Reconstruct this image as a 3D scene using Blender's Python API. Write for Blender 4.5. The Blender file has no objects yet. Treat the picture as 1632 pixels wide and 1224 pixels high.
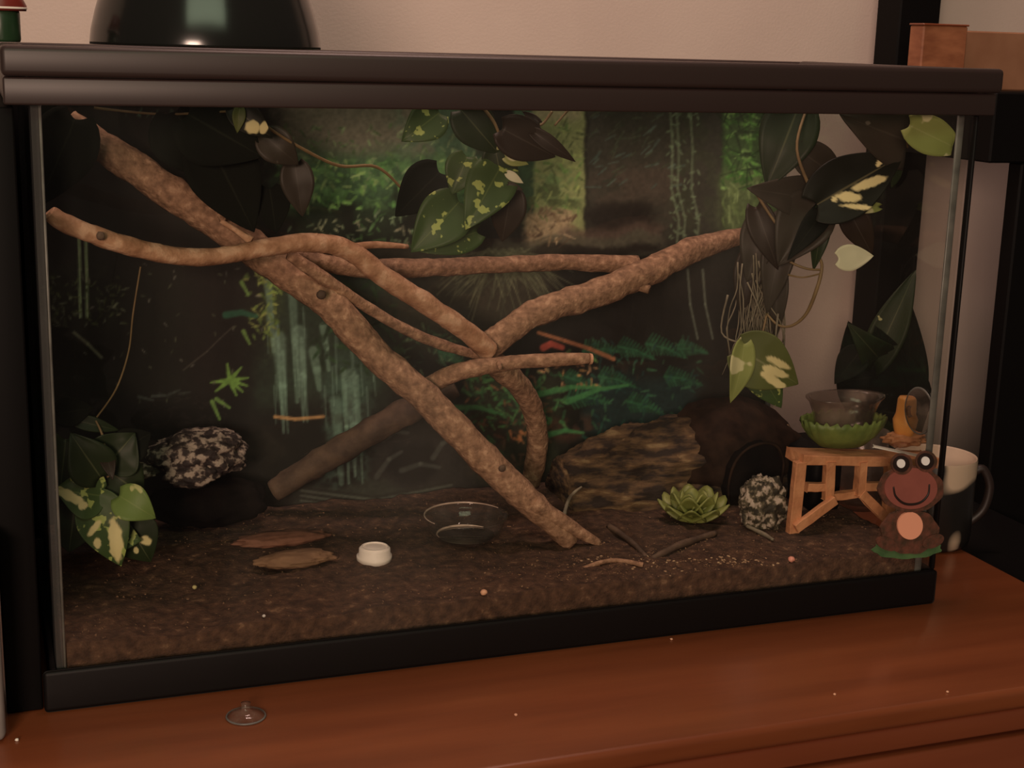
import bpy, bmesh, math, random
import numpy as np
from mathutils import Vector, Matrix, noise as mnoise
S = bpy.context.scene
C = S.collection
random.seed(7); RNG = np.random.default_rng(7)

# ------------------------------------------------------------------ camera
CX, CY, CZ, YAW, PIT, ROL, F = -0.0376, -1.04312, 0.48843, 0.3553586, 0.2304034, 0.0281280, 2324.645
_f = Vector((math.sin(YAW)*math.cos(PIT), math.cos(YAW)*math.cos(PIT), -math.sin(PIT)))
_r0 = Vector((math.cos(YAW), -math.sin(YAW), 0)); _u0 = _r0.cross(_f)
RT = _r0*math.cos(ROL) + _u0*math.sin(ROL); UP = -_r0*math.sin(ROL) + _u0*math.cos(ROL); FW = _f
O = Vector((CX, CY, CZ))
cam = bpy.data.objects.new('camera', bpy.data.cameras.new('camera')); C.objects.link(cam)
cam.data.sensor_width = 36; cam.data.lens = F/1632*36; cam.data.clip_start = .02
m = Matrix((RT, UP, -FW)).transposed().to_4x4(); m.translation = O; cam.matrix_world = m
S.camera = cam

def at(px, py, X=None, Y=None, Z=None):
    """point of the photograph's ray on the plane X=, Y= or Z="""
    d = FW + RT*((px-816)/F) - UP*((py-612)/F)
    t = (X-CX)/d.x if X is not None else (Y-CY)/d.y if Y is not None else (Z-CZ)/d.z
    return O + d*t
def proj(P):
    v = Vector(P)-O; d = v.dot(FW)
    return 816+F*v.dot(RT)/d, 612-F*v.dot(UP)/d
def ppm(P): return F/((Vector(P)-O).dot(FW))      # pixels per metre there

# ------------------------------------------------------------------ world, lights, exposure
S.view_settings.view_transform = 'Standard'; S.view_settings.look = 'None'
S.view_settings.gamma = 1; S.view_settings.use_curve_mapping = False
S.view_settings.exposure = 0.0
w = bpy.data.worlds.new('world'); S.world = w; w.use_nodes = True
bg = w.node_tree.nodes['Background']; bg.inputs[0].default_value = (1, .72, .58, 1); bg.inputs[1].default_value = .055
def area(name, loc, tgt, sx, sy, power, col):
    l = bpy.data.lights.new(name, 'AREA'); l.shape = 'RECTANGLE'; l.size = sx; l.size_y = sy; l.energy = power; l.color = col
    o = bpy.data.objects.new(name, l); C.objects.link(o); o.location = loc
    o.rotation_euler = (Vector(tgt)-Vector(loc)).to_track_quat('-Z', 'Y').to_euler(); return o
area('room_lamp', (-.80, -2.25, .72), (.45, .2, .25), .55, .42, 33, (1, .70, .54))
area('ceiling_lamp', (-.17, -1.85, 1.73), (.13, .15, .5), 1.5, .5, 7, (.86, 1, .66))
area('wall_fill', (.45, .1, 1.75), (.5, .6, .75), .6, .25, 13, (1, .66, .56))  # unseen fill light, added to brighten the wall

# ------------------------------------------------------------------ helpers
def lin(c): return tuple(((x/255)/12.92 if x <= 10 else ((x/255+.055)/1.055)**2.4) for x in c)
def new_mat(name):
    M = bpy.data.materials.new(name); M.use_nodes = True; nt = M.node_tree
    return M, nt, nt.nodes['Principled BSDF']
def mat(name, c1, c2=None, scale=40, rough=.6, bump=0, bscale=None, spec=.5, detail=5, lo=.35, hi=.65, stretch=None, metal=0, c3=None, emit=None, coat=0, trans=0):
    M, nt, b = new_mat(name); N, L = nt.nodes.new, nt.links.new
    b.inputs['Roughness'].default_value = rough; b.inputs['Specular IOR Level'].default_value = spec
    b.inputs['Metallic'].default_value = metal; b.inputs['Base Color'].default_value = (*c1, 1)
    b.inputs['Coat Weight'].default_value = coat; b.inputs['Coat Roughness'].default_value = .15
    tc = N('ShaderNodeTexCoord'); mp = N('ShaderNodeMapping'); L(tc.outputs['Object'], mp.inputs[0])
    if stretch: mp.inputs['Scale'].default_value = stretch
    if c2:
        n = N('ShaderNodeTexNoise'); n.inputs['Scale'].default_value = scale; n.inputs['Detail'].default_value = detail
        L(mp.outputs[0], n.inputs[0]); r = N('ShaderNodeValToRGB'); L(n.outputs[0], r.inputs[0]); L(r.outputs[0], b.inputs['Base Color'])
        r.color_ramp.elements[0].position = lo; r.color_ramp.elements[1].position = hi
        r.color_ramp.elements[0].color = (*c1, 1); r.color_ramp.elements[1].color = (*c2, 1)
        if c3: e = r.color_ramp.elements.new(min(.99, hi+.08)); e.color = (*c3, 1)
    if bump:
        n2 = N('ShaderNodeTexNoise'); n2.inputs['Scale'].default_value = bscale or scale*2; n2.inputs['Detail'].default_value = 6
        L(mp.outputs[0], n2.inputs[0]); bp = N('ShaderNodeBump'); bp.inputs['Strength'].default_value = bump; bp.inputs['Distance'].default_value = .002
        L(n2.outputs[0], bp.inputs['Height']); L(bp.outputs[0], b.inputs['Normal'])
    if trans:
        pass
    if emit: b.inputs['Emission Color'].default_value = (*emit[0], 1); b.inputs['Emission Strength'].default_value = emit[1]
    return M
def glass(name, tint=(1, 1, 1), rough=.02, ior=1.45, haze=0, hcol=(.5, .55, .5), hscale=6, hstretch=(1, 1, .25), base_haze=0):
    M, nt, b = new_mat(name); N, L = nt.nodes.new, nt.links.new; nt.nodes.remove(b)
    out = nt.nodes['Material Output']; t = N('ShaderNodeBsdfTransparent'); t.inputs[0].default_value = (*tint, 1)
    g = N('ShaderNodeBsdfGlossy'); g.inputs['Roughness'].default_value = rough
    fr = N('ShaderNodeFresnel'); fr.inputs[0].default_value = ior; mx = N('ShaderNodeMixShader')
    ge = N('ShaderNodeNewGeometry'); om = N('ShaderNodeMath'); om.operation = 'SUBTRACT'; om.inputs[0].default_value = 1; L(ge.outputs['Backfacing'], om.inputs[1])   # each solid pane reflects once, on entry
    fm = N('ShaderNodeMath'); fm.operation = 'MULTIPLY'; L(fr.outputs[0], fm.inputs[0]); L(om.outputs[0], fm.inputs[1]); L(fm.outputs[0], mx.inputs[0]); L(t.outputs[0], mx.inputs[1]); L(g.outputs[0], mx.inputs[2]); last = mx
    if haze:
        d = N('ShaderNodeBsdfDiffuse'); d.inputs[0].default_value = (*hcol, 1)
        tc = N('ShaderNodeTexCoord'); mp = N('ShaderNodeMapping'); mp.inputs['Scale'].default_value = hstretch; L(tc.outputs['Object'], mp.inputs[0])
        n = N('ShaderNodeTexNoise'); n.inputs['Scale'].default_value = hscale; n.inputs['Detail'].default_value = 6; L(mp.outputs[0], n.inputs[0])
        mr = N('ShaderNodeMapRange'); L(n.outputs[0], mr.inputs[0]); mr.inputs[1].default_value = .5; mr.inputs[2].default_value = .75; mr.inputs[3].default_value = base_haze; mr.inputs[4].default_value = haze
        m2 = N('ShaderNodeMixShader'); L(mr.outputs[0], m2.inputs[0]); L(mx.outputs[0], m2.inputs[1]); L(d.outputs[0], m2.inputs[2]); last = m2
    L(last.outputs[0], out.inputs[0]); return M

def link(name, me, M=None, parent=None, smooth=False):
    o = bpy.data.objects.new(name, me); C.objects.link(o)
    if M: me.materials.append(M)
    if parent: o.parent = parent; o.matrix_parent_inverse = parent.matrix_world.inverted()
    if smooth:
        for p in me.polygons: p.use_smooth = True
    return o
def obj(name, bm, M=None, parent=None, smooth=False):
    bmesh.ops.recalc_face_normals(bm, faces=bm.faces[:])
    me = bpy.data.meshes.new(name); bm.to_mesh(me); bm.free(); return link(name, me, M, parent, smooth)
def tag(o, label, cat, group=None, kind=None):
    o['label'] = label; o['category'] = cat
    if group: o['group'] = group
    if kind: o['kind'] = kind
    return o
def thing(name, loc, label, cat, group=None):
    o = bpy.data.objects.new(name, None); o.empty_display_size = .01; C.objects.link(o); o.location = loc
    o.matrix_world = Matrix.Translation(Vector(loc)); return tag(o, label, cat, group)
def struct(o): o['kind'] = 'structure'; return o
def box(bm, x0, x1, y0, y1, z0, z1, bev=0, seg=2):
    r = bmesh.ops.create_cube(bm, size=1); vs = r['verts']
    for v in vs: v.co = Vector(((x0+x1)/2+v.co.x*(x1-x0), (y0+y1)/2+v.co.y*(y1-y0), (z0+z1)/2+v.co.z*(z1-z0)))
    if bev:
        es = list({e for v in vs for e in v.link_edges}); bmesh.ops.bevel(bm, geom=es, offset=bev, segments=seg, affect='EDGES', profile=.5)
    return bm
def B(*a, **k): return box(bmesh.new(), *a, **k)
def obox(bm, p0, p1, w, t, side=Vector((0, 1, 0)), bev=.0006):
    """bar from p0 to p1, width w across, thickness t along side"""
    p0, p1 = Vector(p0), Vector(p1); d = (p1-p0); ln = d.length; d.normalize(); s = (side-d*side.dot(d)).normalized(); n = d.cross(s)
    r = bmesh.ops.create_cube(bm, size=1)['verts']
    for v in r: v.co = (p0+p1)/2 + d*(v.co.x*ln) + n*(v.co.y*w) + s*(v.co.z*t)
    if bev: bmesh.ops.bevel(bm, geom=list({e for v in r for e in v.link_edges}), offset=bev, segments=1, affect='EDGES')
    return bm
def lathe(bm, prof, c, seg=32, axis='Z', ripple=None, cap=False):
    rings = []
    for i, (r, z) in enumerate(prof):
        ring = []
        for k in range(seg):
            a = 2*math.pi*k/seg; rr = r*(1+(ripple(a, i) if ripple else 0))
            p = Vector((rr*math.cos(a), rr*math.sin(a), z))
            if axis == 'X': p = Vector((p.z, p.x, p.y))
            if axis == 'Y': p = Vector((p.x, p.z, p.y))
            ring.append(bm.verts.new(p+Vector(c)))
        rings.append(ring)
    for a, b in zip(rings, rings[1:]):
        for k in range(seg): bm.faces.new((a[k], a[(k+1) % seg], b[(k+1) % seg], b[k]))
    if cap:
        for rg in (rings[0], rings[-1]):
            if len(rg) > 2: bm.faces.new(rg)
    return bm
def crom(P, n):
    out = []; P = [Vector(p) for p in P]
    for i in range(len(P)-1):
        a, b, c, d = P[max(i-1, 0)], P[i], P[i+1], P[min(i+2, len(P)-1)]
        for k in range(n):
            t = k/n; out.append(.5*((2*b)+(c-a)*t+(2*a-5*b+4*c-d)*t*t+(3*b-a-3*c+d)*t**3))
    out.append(P[-1].copy()); return out
def tube(bm, P, R, seg=12, rough=0, n=8, seed=0, cap=True, freq=60):
    pts = crom([Vector((*p, r)) if len(p) == 3 else p for p, r in zip([tuple(p) for p in P], R)], n) if False else None
    Q = crom([Vector(p) for p in P], n); m_ = len(Q); rings = []
    for i, p in enumerate(Q):
        t = i/(m_-1)*(len(R)-1); j = min(int(t), len(R)-2); r = R[j]+(R[j+1]-R[j])*(t-j)
        d = (Q[min(i+1, m_-1)]-Q[max(i-1, 0)]).normalized()
        u = d.cross(Vector((0, 1, .13))).normalized(); v = d.cross(u); ring = []
        for k in range(seg):
            a = 2*math.pi*k/seg; e = u*math.cos(a)+v*math.sin(a); q = p+e*r
            if rough: q += e*(r*rough*(mnoise.noise(q*freq+Vector((seed, 0, 0)))*1.0+.6*mnoise.noise(q*freq*3)))
            ring.append(bm.verts.new(q))
        rings.append(ring)
    for a, b in zip(rings, rings[1:]):
        for k in range(seg): bm.faces.new((a[k], a[(k+1) % seg], b[(k+1) % seg], b[k]))
    if cap: bm.faces.new(rings[0][::-1]); bm.faces.new(rings[-1])
    return bm
def pxtube(bm, pts, seg=12, rough=0, n=8, seed=0, freq=60, clampx=True):
    """pts: (px, py, depth Y, diameter in px)"""
    P, R = [], []
    for px, py, Y, d in pts:
        p = at(px, py, Y=Y); r = d/2/ppm(p)
        if clampx: p.x = min(max(p.x, .008+r), .753-r)
        P.append(p); R.append(r)
    return tube(bm, P, R, seg, rough, n, seed, True, freq)
def blob(bm, c, sx, sy, sz, amp=.2, freq=60, sub=4, seed=0, flat=None):
    r = bmesh.ops.create_icosphere(bm, subdivisions=sub, radius=1)['verts']
    for v in r:
        d = v.co.normalized(); k = 1+amp*(mnoise.noise(d*2.2+Vector((seed, 0, 0)))+.5*mnoise.noise(d*5+Vector((0, seed, 0)))+.35*mnoise.noise(d*11+Vector((0, 0, seed)))+.2*mnoise.noise(d*24))
        v.co = Vector(c)+Vector((d.x*sx*k, d.y*sy*k, d.z*sz*k))
        if flat is not None and v.co.z < flat: v.co.z = flat
    return bm
def slab_poly(bm, pts3, off):
    """closed outline pts3 extruded by vector off"""
    a = [bm.verts.new(p) for p in pts3]; b = [bm.verts.new(Vector(p)+off) for p in pts3]; n = len(a)
    bm.faces.new(a); bm.faces.new(b[::-1])
    for k in range(n): bm.faces.new((a[k], b[k], b[(k+1) % n], a[(k+1) % n]))
    return bm

# ------------------------------------------------------------------ materials
M_wall = mat('wall_paint', (.60, .50, .44), (.64, .54, .475), 8, .85, .15, 300)
M_wood = mat('table_wood', (.165, .044, .015), (.24, .070, .024), 7, .34, .03, 60, detail=8, lo=.3, hi=.7, stretch=(.5, 5, 5), coat=.35)
M_wood2 = mat('drawer_wood', (.17, .042, .016), (.22, .060, .024), 7, .4, .03, 60, detail=8, lo=.3, hi=.7, stretch=(.5, 5, 5), coat=.2)
M_blk = mat('black_plastic', (.030, .024, .022), rough=.38, spec=.5)
M_blk2 = mat('rim_plastic', (.034, .022, .020), rough=.42, spec=.4)
M_blk3 = mat('black_wood', (.004, .0035, .0035), rough=.6, spec=.12)
M_sil = mat('silicone', (.10, .10, .092), (.18, .18, .165), 60, .35, lo=.3, hi=.7)
M_bed = mat('frame_black', (.006, .005, .005), rough=.5, spec=.18)
M_soil = mat('coconut_soil', (.034, .017, .009), (.088, .046, .025), 120, .95, 1.0, 420, detail=10, lo=.36, hi=.62, c3=(.17, .10, .055))
M_crumb = mat('soil_crumb', (.12, .065, .035), (.26, .16, .09), 90, .9)
M_bark = mat('branch_bark', (.20, .112, .064), (.38, .225, .135), 150, .8, 1.0, 240, detail=9, lo=.33, hi=.58, c3=(.50, .32, .20))
M_barkl = mat('pale_branch_bark', (.30, .15, .075), (.48, .27, .155), 70, .75, .8, 170, detail=9, lo=.33, hi=.52, c3=(.60, .38, .24))
M_barkd = mat('dark_and_shaded_bark', (.06, .038, .026), (.13, .085, .055), 50, .8, .6, 160, detail=7)  # dark bark of knots and twigs; also holds the shade of one branch
M_cut = mat('cut_wood', (.62, .33, .20), (.75, .45, .28), 60, .7)
M_log = mat('log_bark', (.022, .013, .008), (.15, .090, .042), 34, .85, 1.0, 80, detail=10, lo=.40, hi=.60, stretch=(1, 2, 4), c3=(.26, .18, .09))
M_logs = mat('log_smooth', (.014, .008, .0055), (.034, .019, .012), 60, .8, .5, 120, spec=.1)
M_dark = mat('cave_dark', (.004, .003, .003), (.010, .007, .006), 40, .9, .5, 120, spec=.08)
M_speck = mat('speckled_bark', (.030, .020, .019), (.07, .048, .042), 120, .8, .9, 200, detail=5, lo=.44, hi=.50, c3=(.42, .34, .28))
M_speck2 = mat('mossy_rock', (.035, .030, .020), (.12, .10, .06), 150, .8, .9, 220, detail=5, lo=.42, hi=.50, c3=(.50, .42, .34))
M_green = mat('green_ceramic', (.10, .155, .035), (.17, .23, .05), 60, .55, .4, 120)
M_succ = mat('succulent_leaf', (.16, .19, .045), (.26, .29, .08), 50, .5, .2, 200)
M_bridge = mat('bridge_wood', (.48, .20, .09), (.68, .33, .16), 60, .75, .6, 160, detail=7, lo=.3, hi=.65)
M_orange = mat('orange_plastic', (.75, .32, .07), (.82, .40, .11), 40, .4)
M_white = mat('white_plastic', (.85, .80, .70), (.92, .87, .78), 60, .5)
M_stick = mat('white_stick', (.62, .60, .55), rough=.6)
M_frog = mat('frog_brown', (.060, .034, .020), (.15, .055, .035), 130, .6, .3, 300)
M_frogface = mat('frog_face_brown', (.27, .085, .065), (.30, .095, .072), 80, .6)
M_frogbelly = mat('frog_belly', (.92, .43, .28), rough=.6)
M_frogdark = mat('frog_dark', (.020, .012, .010), rough=.5)
M_eye = mat('eye_white', (1, 1, .98), rough=.4, emit=None)
M_pad = mat('lily_pad', (.045, .11, .04), (.09, .19, .07), 60, .6)
M_lamp = mat('lamp_enamel', (.010, .011, .010), rough=.17, spec=.6)
M_lampr = mat('lamp_rim', (.3, .2, .15), rough=.3, metal=.5)
M_jar = mat('green_bottle', (.02, .05, .022), rough=.3)
M_red = mat('red_lid', (.16, .022, .015), rough=.35)
M_grey = mat('grey_plastic', (.22, .20, .19), (.27, .25, .235), 30, .6)
M_box = mat('amber_wood', (.20, .065, .028), (.36, .14, .065), 26, .5, detail=6, stretch=(1, 1, 3))
M_boxb = mat('pale_amber_board', (.20, .085, .04), (.32, .16, .09), 12, .6)
M_stem = mat('stem_brown', (.19, .13, .06), (.27, .19, .09), 60, .6)
M_root = mat('aerial_root', (.15, .13, .09), (.27, .24, .17), 60, .8)
M_mug = mat('mug_glaze', (.012, .011, .010), (.013, .012, .011), 24, .3, detail=0, lo=.42, hi=.50, c3=(.50, .39, .28))
M_mugin = mat('mug_inside', (.52, .40, .30), rough=.4)
M_glass = glass('pane_glass', (.975, .97, .955), .015, 1.5, haze=.018, hcol=(.6, .6, .55), base_haze=.0)
M_gside = glass('side_glass', (.975, .965, .95), .03, 1.45, haze=.03, base_haze=.006, hcol=(.6, .55, .45))
M_clear = glass('clear_glass', (.98, .97, .95), .05, 1.45, haze=.05, hcol=(.7, .65, .6), hscale=50, hstretch=(1, 1, 1), base_haze=.02)
M_clear2 = glass('clear_plastic', (.82, .78, .75), .12, 1.5, haze=.22, hcol=(.6, .48, .4), hscale=30, hstretch=(1, 1, 1), base_haze=.04)

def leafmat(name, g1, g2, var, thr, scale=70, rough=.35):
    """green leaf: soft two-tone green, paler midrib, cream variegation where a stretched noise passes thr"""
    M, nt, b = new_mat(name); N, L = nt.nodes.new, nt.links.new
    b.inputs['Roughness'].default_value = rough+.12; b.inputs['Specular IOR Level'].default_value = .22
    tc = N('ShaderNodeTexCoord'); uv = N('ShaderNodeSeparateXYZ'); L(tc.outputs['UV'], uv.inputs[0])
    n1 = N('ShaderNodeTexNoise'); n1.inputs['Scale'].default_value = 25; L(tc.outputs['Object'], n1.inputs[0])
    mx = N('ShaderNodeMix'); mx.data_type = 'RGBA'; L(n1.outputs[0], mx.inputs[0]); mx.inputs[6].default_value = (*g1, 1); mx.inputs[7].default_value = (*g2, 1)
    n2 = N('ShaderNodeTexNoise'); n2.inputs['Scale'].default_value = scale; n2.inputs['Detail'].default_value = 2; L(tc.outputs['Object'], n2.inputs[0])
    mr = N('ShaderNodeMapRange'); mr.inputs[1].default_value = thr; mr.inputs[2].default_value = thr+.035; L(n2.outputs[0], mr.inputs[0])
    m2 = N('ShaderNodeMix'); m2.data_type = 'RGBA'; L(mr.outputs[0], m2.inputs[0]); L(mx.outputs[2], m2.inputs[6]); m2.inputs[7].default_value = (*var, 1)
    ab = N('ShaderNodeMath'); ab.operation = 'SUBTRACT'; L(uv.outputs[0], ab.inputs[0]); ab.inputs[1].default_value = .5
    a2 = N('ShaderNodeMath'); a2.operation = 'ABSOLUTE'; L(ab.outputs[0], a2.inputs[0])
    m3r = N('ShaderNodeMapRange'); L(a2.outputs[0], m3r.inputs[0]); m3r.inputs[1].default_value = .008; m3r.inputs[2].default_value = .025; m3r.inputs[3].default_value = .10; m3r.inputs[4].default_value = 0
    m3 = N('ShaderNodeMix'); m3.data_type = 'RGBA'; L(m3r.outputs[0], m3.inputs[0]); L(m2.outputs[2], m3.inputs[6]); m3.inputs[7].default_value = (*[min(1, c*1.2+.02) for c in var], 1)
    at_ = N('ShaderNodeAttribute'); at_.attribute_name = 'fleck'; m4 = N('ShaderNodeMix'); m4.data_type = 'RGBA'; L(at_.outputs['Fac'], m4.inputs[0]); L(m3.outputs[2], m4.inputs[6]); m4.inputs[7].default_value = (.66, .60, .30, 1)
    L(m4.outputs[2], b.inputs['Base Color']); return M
LM = {
 'dark': leafmat('leaf_dark', (.012, .022, .009), (.024, .038, .014), (.4, .42, .2), .70),
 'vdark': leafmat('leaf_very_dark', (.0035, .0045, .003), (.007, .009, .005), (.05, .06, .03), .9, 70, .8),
 'spot': leafmat('leaf_spotted', (.007, .008, .005), (.012, .013, .007), (.62, .55, .25), .80, 42),
 'mid': leafmat('leaf_mid', (.032, .062, .020), (.06, .105, .032), (.34, .42, .12), .58, 110),
 'bright': leafmat('leaf_bright', (.10, .17, .04), (.17, .25, .07), (.45, .47, .20), .60, 60),
 'lime': leafmat('leaf_lime', (.20, .25, .07), (.28, .32, .10), (.55, .55, .30), .58, 50),
 'cream': leafmat('leaf_cream', (.60, .62, .42), (.70, .70, .50), (.40, .46, .20), .75, 60),
 'grey': leafmat('leaf_greybrown', (.035, .029, .021), (.055, .046, .033), (.16, .14, .11), .72, 60),
 'brown': leafmat('leaf_brown', (.022, .015, .010), (.034, .023, .015), (.2, .18, .14), .76, 60),
 'creamstripe': leafmat('leaf_green_cream', (.075, .095, .026), (.11, .13, .036), (.62, .58, .36), .80, 48),
}
def leaf(parent, b, t, wpx, style, curl=.18, droop=.12, roll=0.0, name='leaf', nx=10, ny=16, flecks=()):
    """b, t: (px, py, Y) of the leaf base and its tip; wpx: full width in px; heart-shaped blade with folded midrib"""
    p0, p1 = at(b[0], b[1], Y=b[2]), at(t[0], t[1], Y=t[2])
    d = p1-p0; ln = d.length; d.normalize(); W = wpx/2/ppm((p0+p1)/2)
    view = (O-(p0+p1)/2).normalized(); s = d.cross(view).normalized(); n = s.cross(d).normalized()
    s, n = s*math.cos(roll)+n*math.sin(roll), n*math.cos(roll)-s*math.sin(roll)
    if flecks: nx, ny = 34, 60
    vs, fs, uvs = [], [], []
    sd = random.uniform(0, 50)
    for j in range(ny+1):
        v = j/ny; wv = (math.sin(math.pi*min(1, (v*.97+.03)**.62))**.85)*(1-.10*v) if v < 1 else 0
        for i in range(nx+1):
            u = i/nx*2-1; back = -.10*ln*(abs(u)**1.5)*max(0, 1-v*4)     # basal lobes
            q = p0+d*(ln*v+back)+s*(u*W*wv)+n*(curl*W*abs(u)**1.4*wv+droop*ln*math.sin(math.pi*v)*.6+.05*W*mnoise.noise(Vector((u*1.5+sd, v*3, 0))))
            if p0.y < .31: q.x = min(max(q.x, .0075+.0006*abs(u)), .7525-.0006*abs(u)); q.y = max(q.y, .009); q.z = min(q.z, .4545)
            vs.append(q); uvs.append(((u+1)/2, v))
    for j in range(ny):
        for i in range(nx):
            a = j*(nx+1)+i; fs.append((a, a+1, a+nx+2, a+nx+1))
    me = bpy.data.meshes.new(name); me.from_pydata([tuple(x) for x in vs], [], fs)
    ul = me.uv_layers.new(name='UVMap')
    for lp in me.loops: ul.data[lp.index].uv = uvs[lp.vertex_index]
    if flecks:          # cream blotches of this very leaf
        fa = me.attributes.new('fleck', 'FLOAT', 'POINT')
        for i, q in enumerate(vs):
            x, y = proj(q); f_ = 0
            for fx, fy, rx, ry, an in flecks:
                c0, s0 = math.cos(an), math.sin(an); u_, v_ = ((x-fx)*c0+(y-fy)*s0)/rx, (-(x-fx)*s0+(y-fy)*c0)/ry
                r_ = math.hypot(u_, v_)*(1+.25*mnoise.noise(Vector((x*.12, y*.12, fx)))); f_ = max(f_, min(1, max(0, (1.1-r_)*5)))
            fa.data[i].value = f_
    o = link(name, me, LM[style], parent, True)
    md = o.modifiers.new('thick', 'SOLIDIFY'); md.thickness = .0007; md.offset = 0
    return o

# ------------------------------------------------------------------ setting: wall, floor, dresser
WY = .62
struct(obj('wall_back', B(-1.6, 2.6, WY, WY+.08, -.80, 2.0), M_wall))
struct(obj('floor', B(-1.6, 2.6, -2.6, WY, -.85, -.80), mat('floor_dark', (.07, .045, .03), (.10, .065, .045), 10, .6)))
TX0, TX1, TYF, TYB = -.55, .886, -.176, .50
t = thing('wooden_dresser', (.2, .1, -.80), 'red-brown varnished wooden dresser that carries the glass terrarium', 'dresser')
obj('dresser_top', B(TX0, TX1, TYF-.004, TYB, -.018, 0, .005, 4), M_wood, t, True)
obj('carcass', B(TX0+.02, TX1-.02, TYF+.022, TYB-.01, -.80, -.018), M_wood2, t)
fr = obj('top_rail', B(TX0+.012, TX1-.012, TYF+.004, TYF+.022, -.041, -.0215, .002, 2), M_wood2, t, True)
for k, (z1, z0) in enumerate(((-.046, -.22), (-.226, -.42), (-.426, -.62))):
    for x0, x1 in ((TX0+.02, .165), (.172, TX1-.02)):
        d = obj('drawer', B(x0, x1, TYF+.004, TYF+.0218, z0, z1, .003, 2), M_wood2, t, True)
        bm = bmesh.new(); lathe(bm, [(.004, 0), (.004, -.012), (.012, -.018), (.011, -.024), (0.001, -.026)], ((x0+x1)/2, TYF+.004, (z0+z1)/2), 16, 'Y')
        obj('knob', bm, M_wood2, d, True)

# ------------------------------------------------------------------ terrarium
L_, D_, ZB, ZT = .76, .298, .0323, .4387
tank = thing('glass_terrarium', (L_/2, D_/2, 0), 'long glass terrarium with black plastic base and rim, standing on the dresser', 'terrarium')
G = .005
obj('front_pane', B(0, L_, 0, G, .012, .452), M_glass, tank)
o_ = obj('back_pane', B(0, L_, D_-G, D_, .012, .452), M_gside, tank)
obj('side_pane', B(0, G, G+.0003, D_-G-.0003, .012, .452), glass('dusty_side_glass', (.95, .95, .95), .05, 1.3, haze=.30, hcol=(.5, .5, .5), hscale=12, base_haze=.10), tank)
obj('side_pane', B(L_-G, L_, G+.0003, D_-G-.0003, .012, .452), M_gside, tank)
obj('floor_pane', B(G, L_-G, G, D_-G, .012, .017), M_gside, tank)
bm = bmesh.new(); e = .005
for a in ((-e-.005, L_+e, -e, -.0004, 0, ZB), (-e, L_+e, D_+.0004, D_+e, 0, ZB), (-e+.0004, -.0004, -.0006, D_+.0006, .0003, ZB-.0003), (L_+.0004, L_+e-.0004, -.0006, D_+.0006, .0003, ZB-.0003), (-.0006, L_+.0006, -.0006, D_+.0006, .0003, .0115)):
    box(bm, *a, bev=.0035 if a[5] == ZB else .0012, seg=4)
obj('base_frame', bm, M_bed, tank, True)
bm = bmesh.new(); e = .013
for a in ((-e-.004, L_+e, -.010, -.0005, ZT, .4570), (-e-.004, L_+e, D_+.0005, D_+.01, ZT, .4570), (-e-.003, -.0005, -.0006, D_+.0006, ZT+.0003, .4568), (L_+.0005, L_+e-.001, -.0006, D_+.0006, ZT+.0003, .4568)):
    box(bm, *a, bev=.0015)
obj('top_rim', bm, M_blk2, tank, True)
obj('silicone_seam', B(G+.0002, .0072, G+.0002, .0075, .018, .45, .0006, 1), M_sil, tank, True)
obj('silicone_seam', B(L_-.0125, L_-G-.0002, G+.0002, .0075, .018, .45, .001, 1), M_sil, tank, True)
obj('silicone_seam', B(L_-.011, L_-G-.0002, D_-.0085, D_-G-.0002, .018, .45, .001, 1), M_sil, tank, True)
obj('silicone_seam', B(L_+.0003, L_+.0034, -.0025, .004, ZB+.0005, ZT-.0005, .0008, 1), M_bed, tank, True)

# lid: frame with a wire screen
lid = thing('screen_lid', (L_/2, D_/2, .4575), 'black framed wire screen lid lying on the terrarium rim', 'lid')
bm = bmesh.new(); x0, x1, y0, y1 = -.018, .7745, -.016, D_+.006
for a in ((x0, x1, y0, y0+.022, .4575, .4775), (x0, x1, y1-.02, y1, .4575, .4765), (x0+.0015, x0+.02, y0+.0218, y1-.0198, .4577, .4772), (x1-.02, x1-.0015, y0+.0218, y1-.0198, .4577, .4772), (.374, .386, y0+.0218, y1-.0198, .4610, .4750)):
    box(bm, *a, bev=.004, seg=3)
obj('lid_frame', bm, M_blk2, lid, True)
bm = bmesh.new()
for k in range(1, 66): xx = x0+.02+(x1-x0-.04)*k/66; box(bm, xx-.0004, xx+.0004, y0+.02, y1-.018, .4690, .4698)
for k in range(1, 26): yy = y0+.02+(y1-y0-.04)*k/26; box(bm, x0+.018, x1-.018, yy-.0004, yy+.0004, .4696, .4704)
s_ = obj('wire_screen', bm, M_blk, lid); s_['kind'] = 'stuff'

# ------------------------------------------------------------------ printed forest backdrop (a flat printed sheet)
HX, HY = 1300, 900
cv = np.zeros((HY, HX, 3)) + np.array([13, 12, 9.])
yy_, xx_ = np.mgrid[0:HY, 0:HX].astype(float)
def vnoise(sc, seed, oct_=4):
    r = np.random.default_rng(seed); out = np.zeros((HY, HX)); amp = 1; tot = 0
    for o2 in range(oct_):
        s = max(2, sc/2**o2); gy, gx = int(HY/s)+3, int(HX/s)+3; g = r.random((gy, gx))
        y, x = yy_/s, xx_/s; iy, ix = y.astype(int), x.astype(int); fy, fx = y-iy, x-ix; fy = fy*fy*(3-2*fy); fx = fx*fx*(3-2*fx)
        out += amp*((g[iy, ix]*(1-fx)+g[iy, ix+1]*fx)*(1-fy)+(g[iy+1, ix]*(1-fx)+g[iy+1, ix+1]*fx)*fy); tot += amp; amp *= .55
    return out/tot
N1, N2, N3 = vnoise(60, 1), vnoise(18, 2), vnoise(130, 3)
def sm(x, a, b): t_ = np.clip((x-a)/(b-a), 0, 1); return t_*t_*(3-2*t_)
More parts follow.
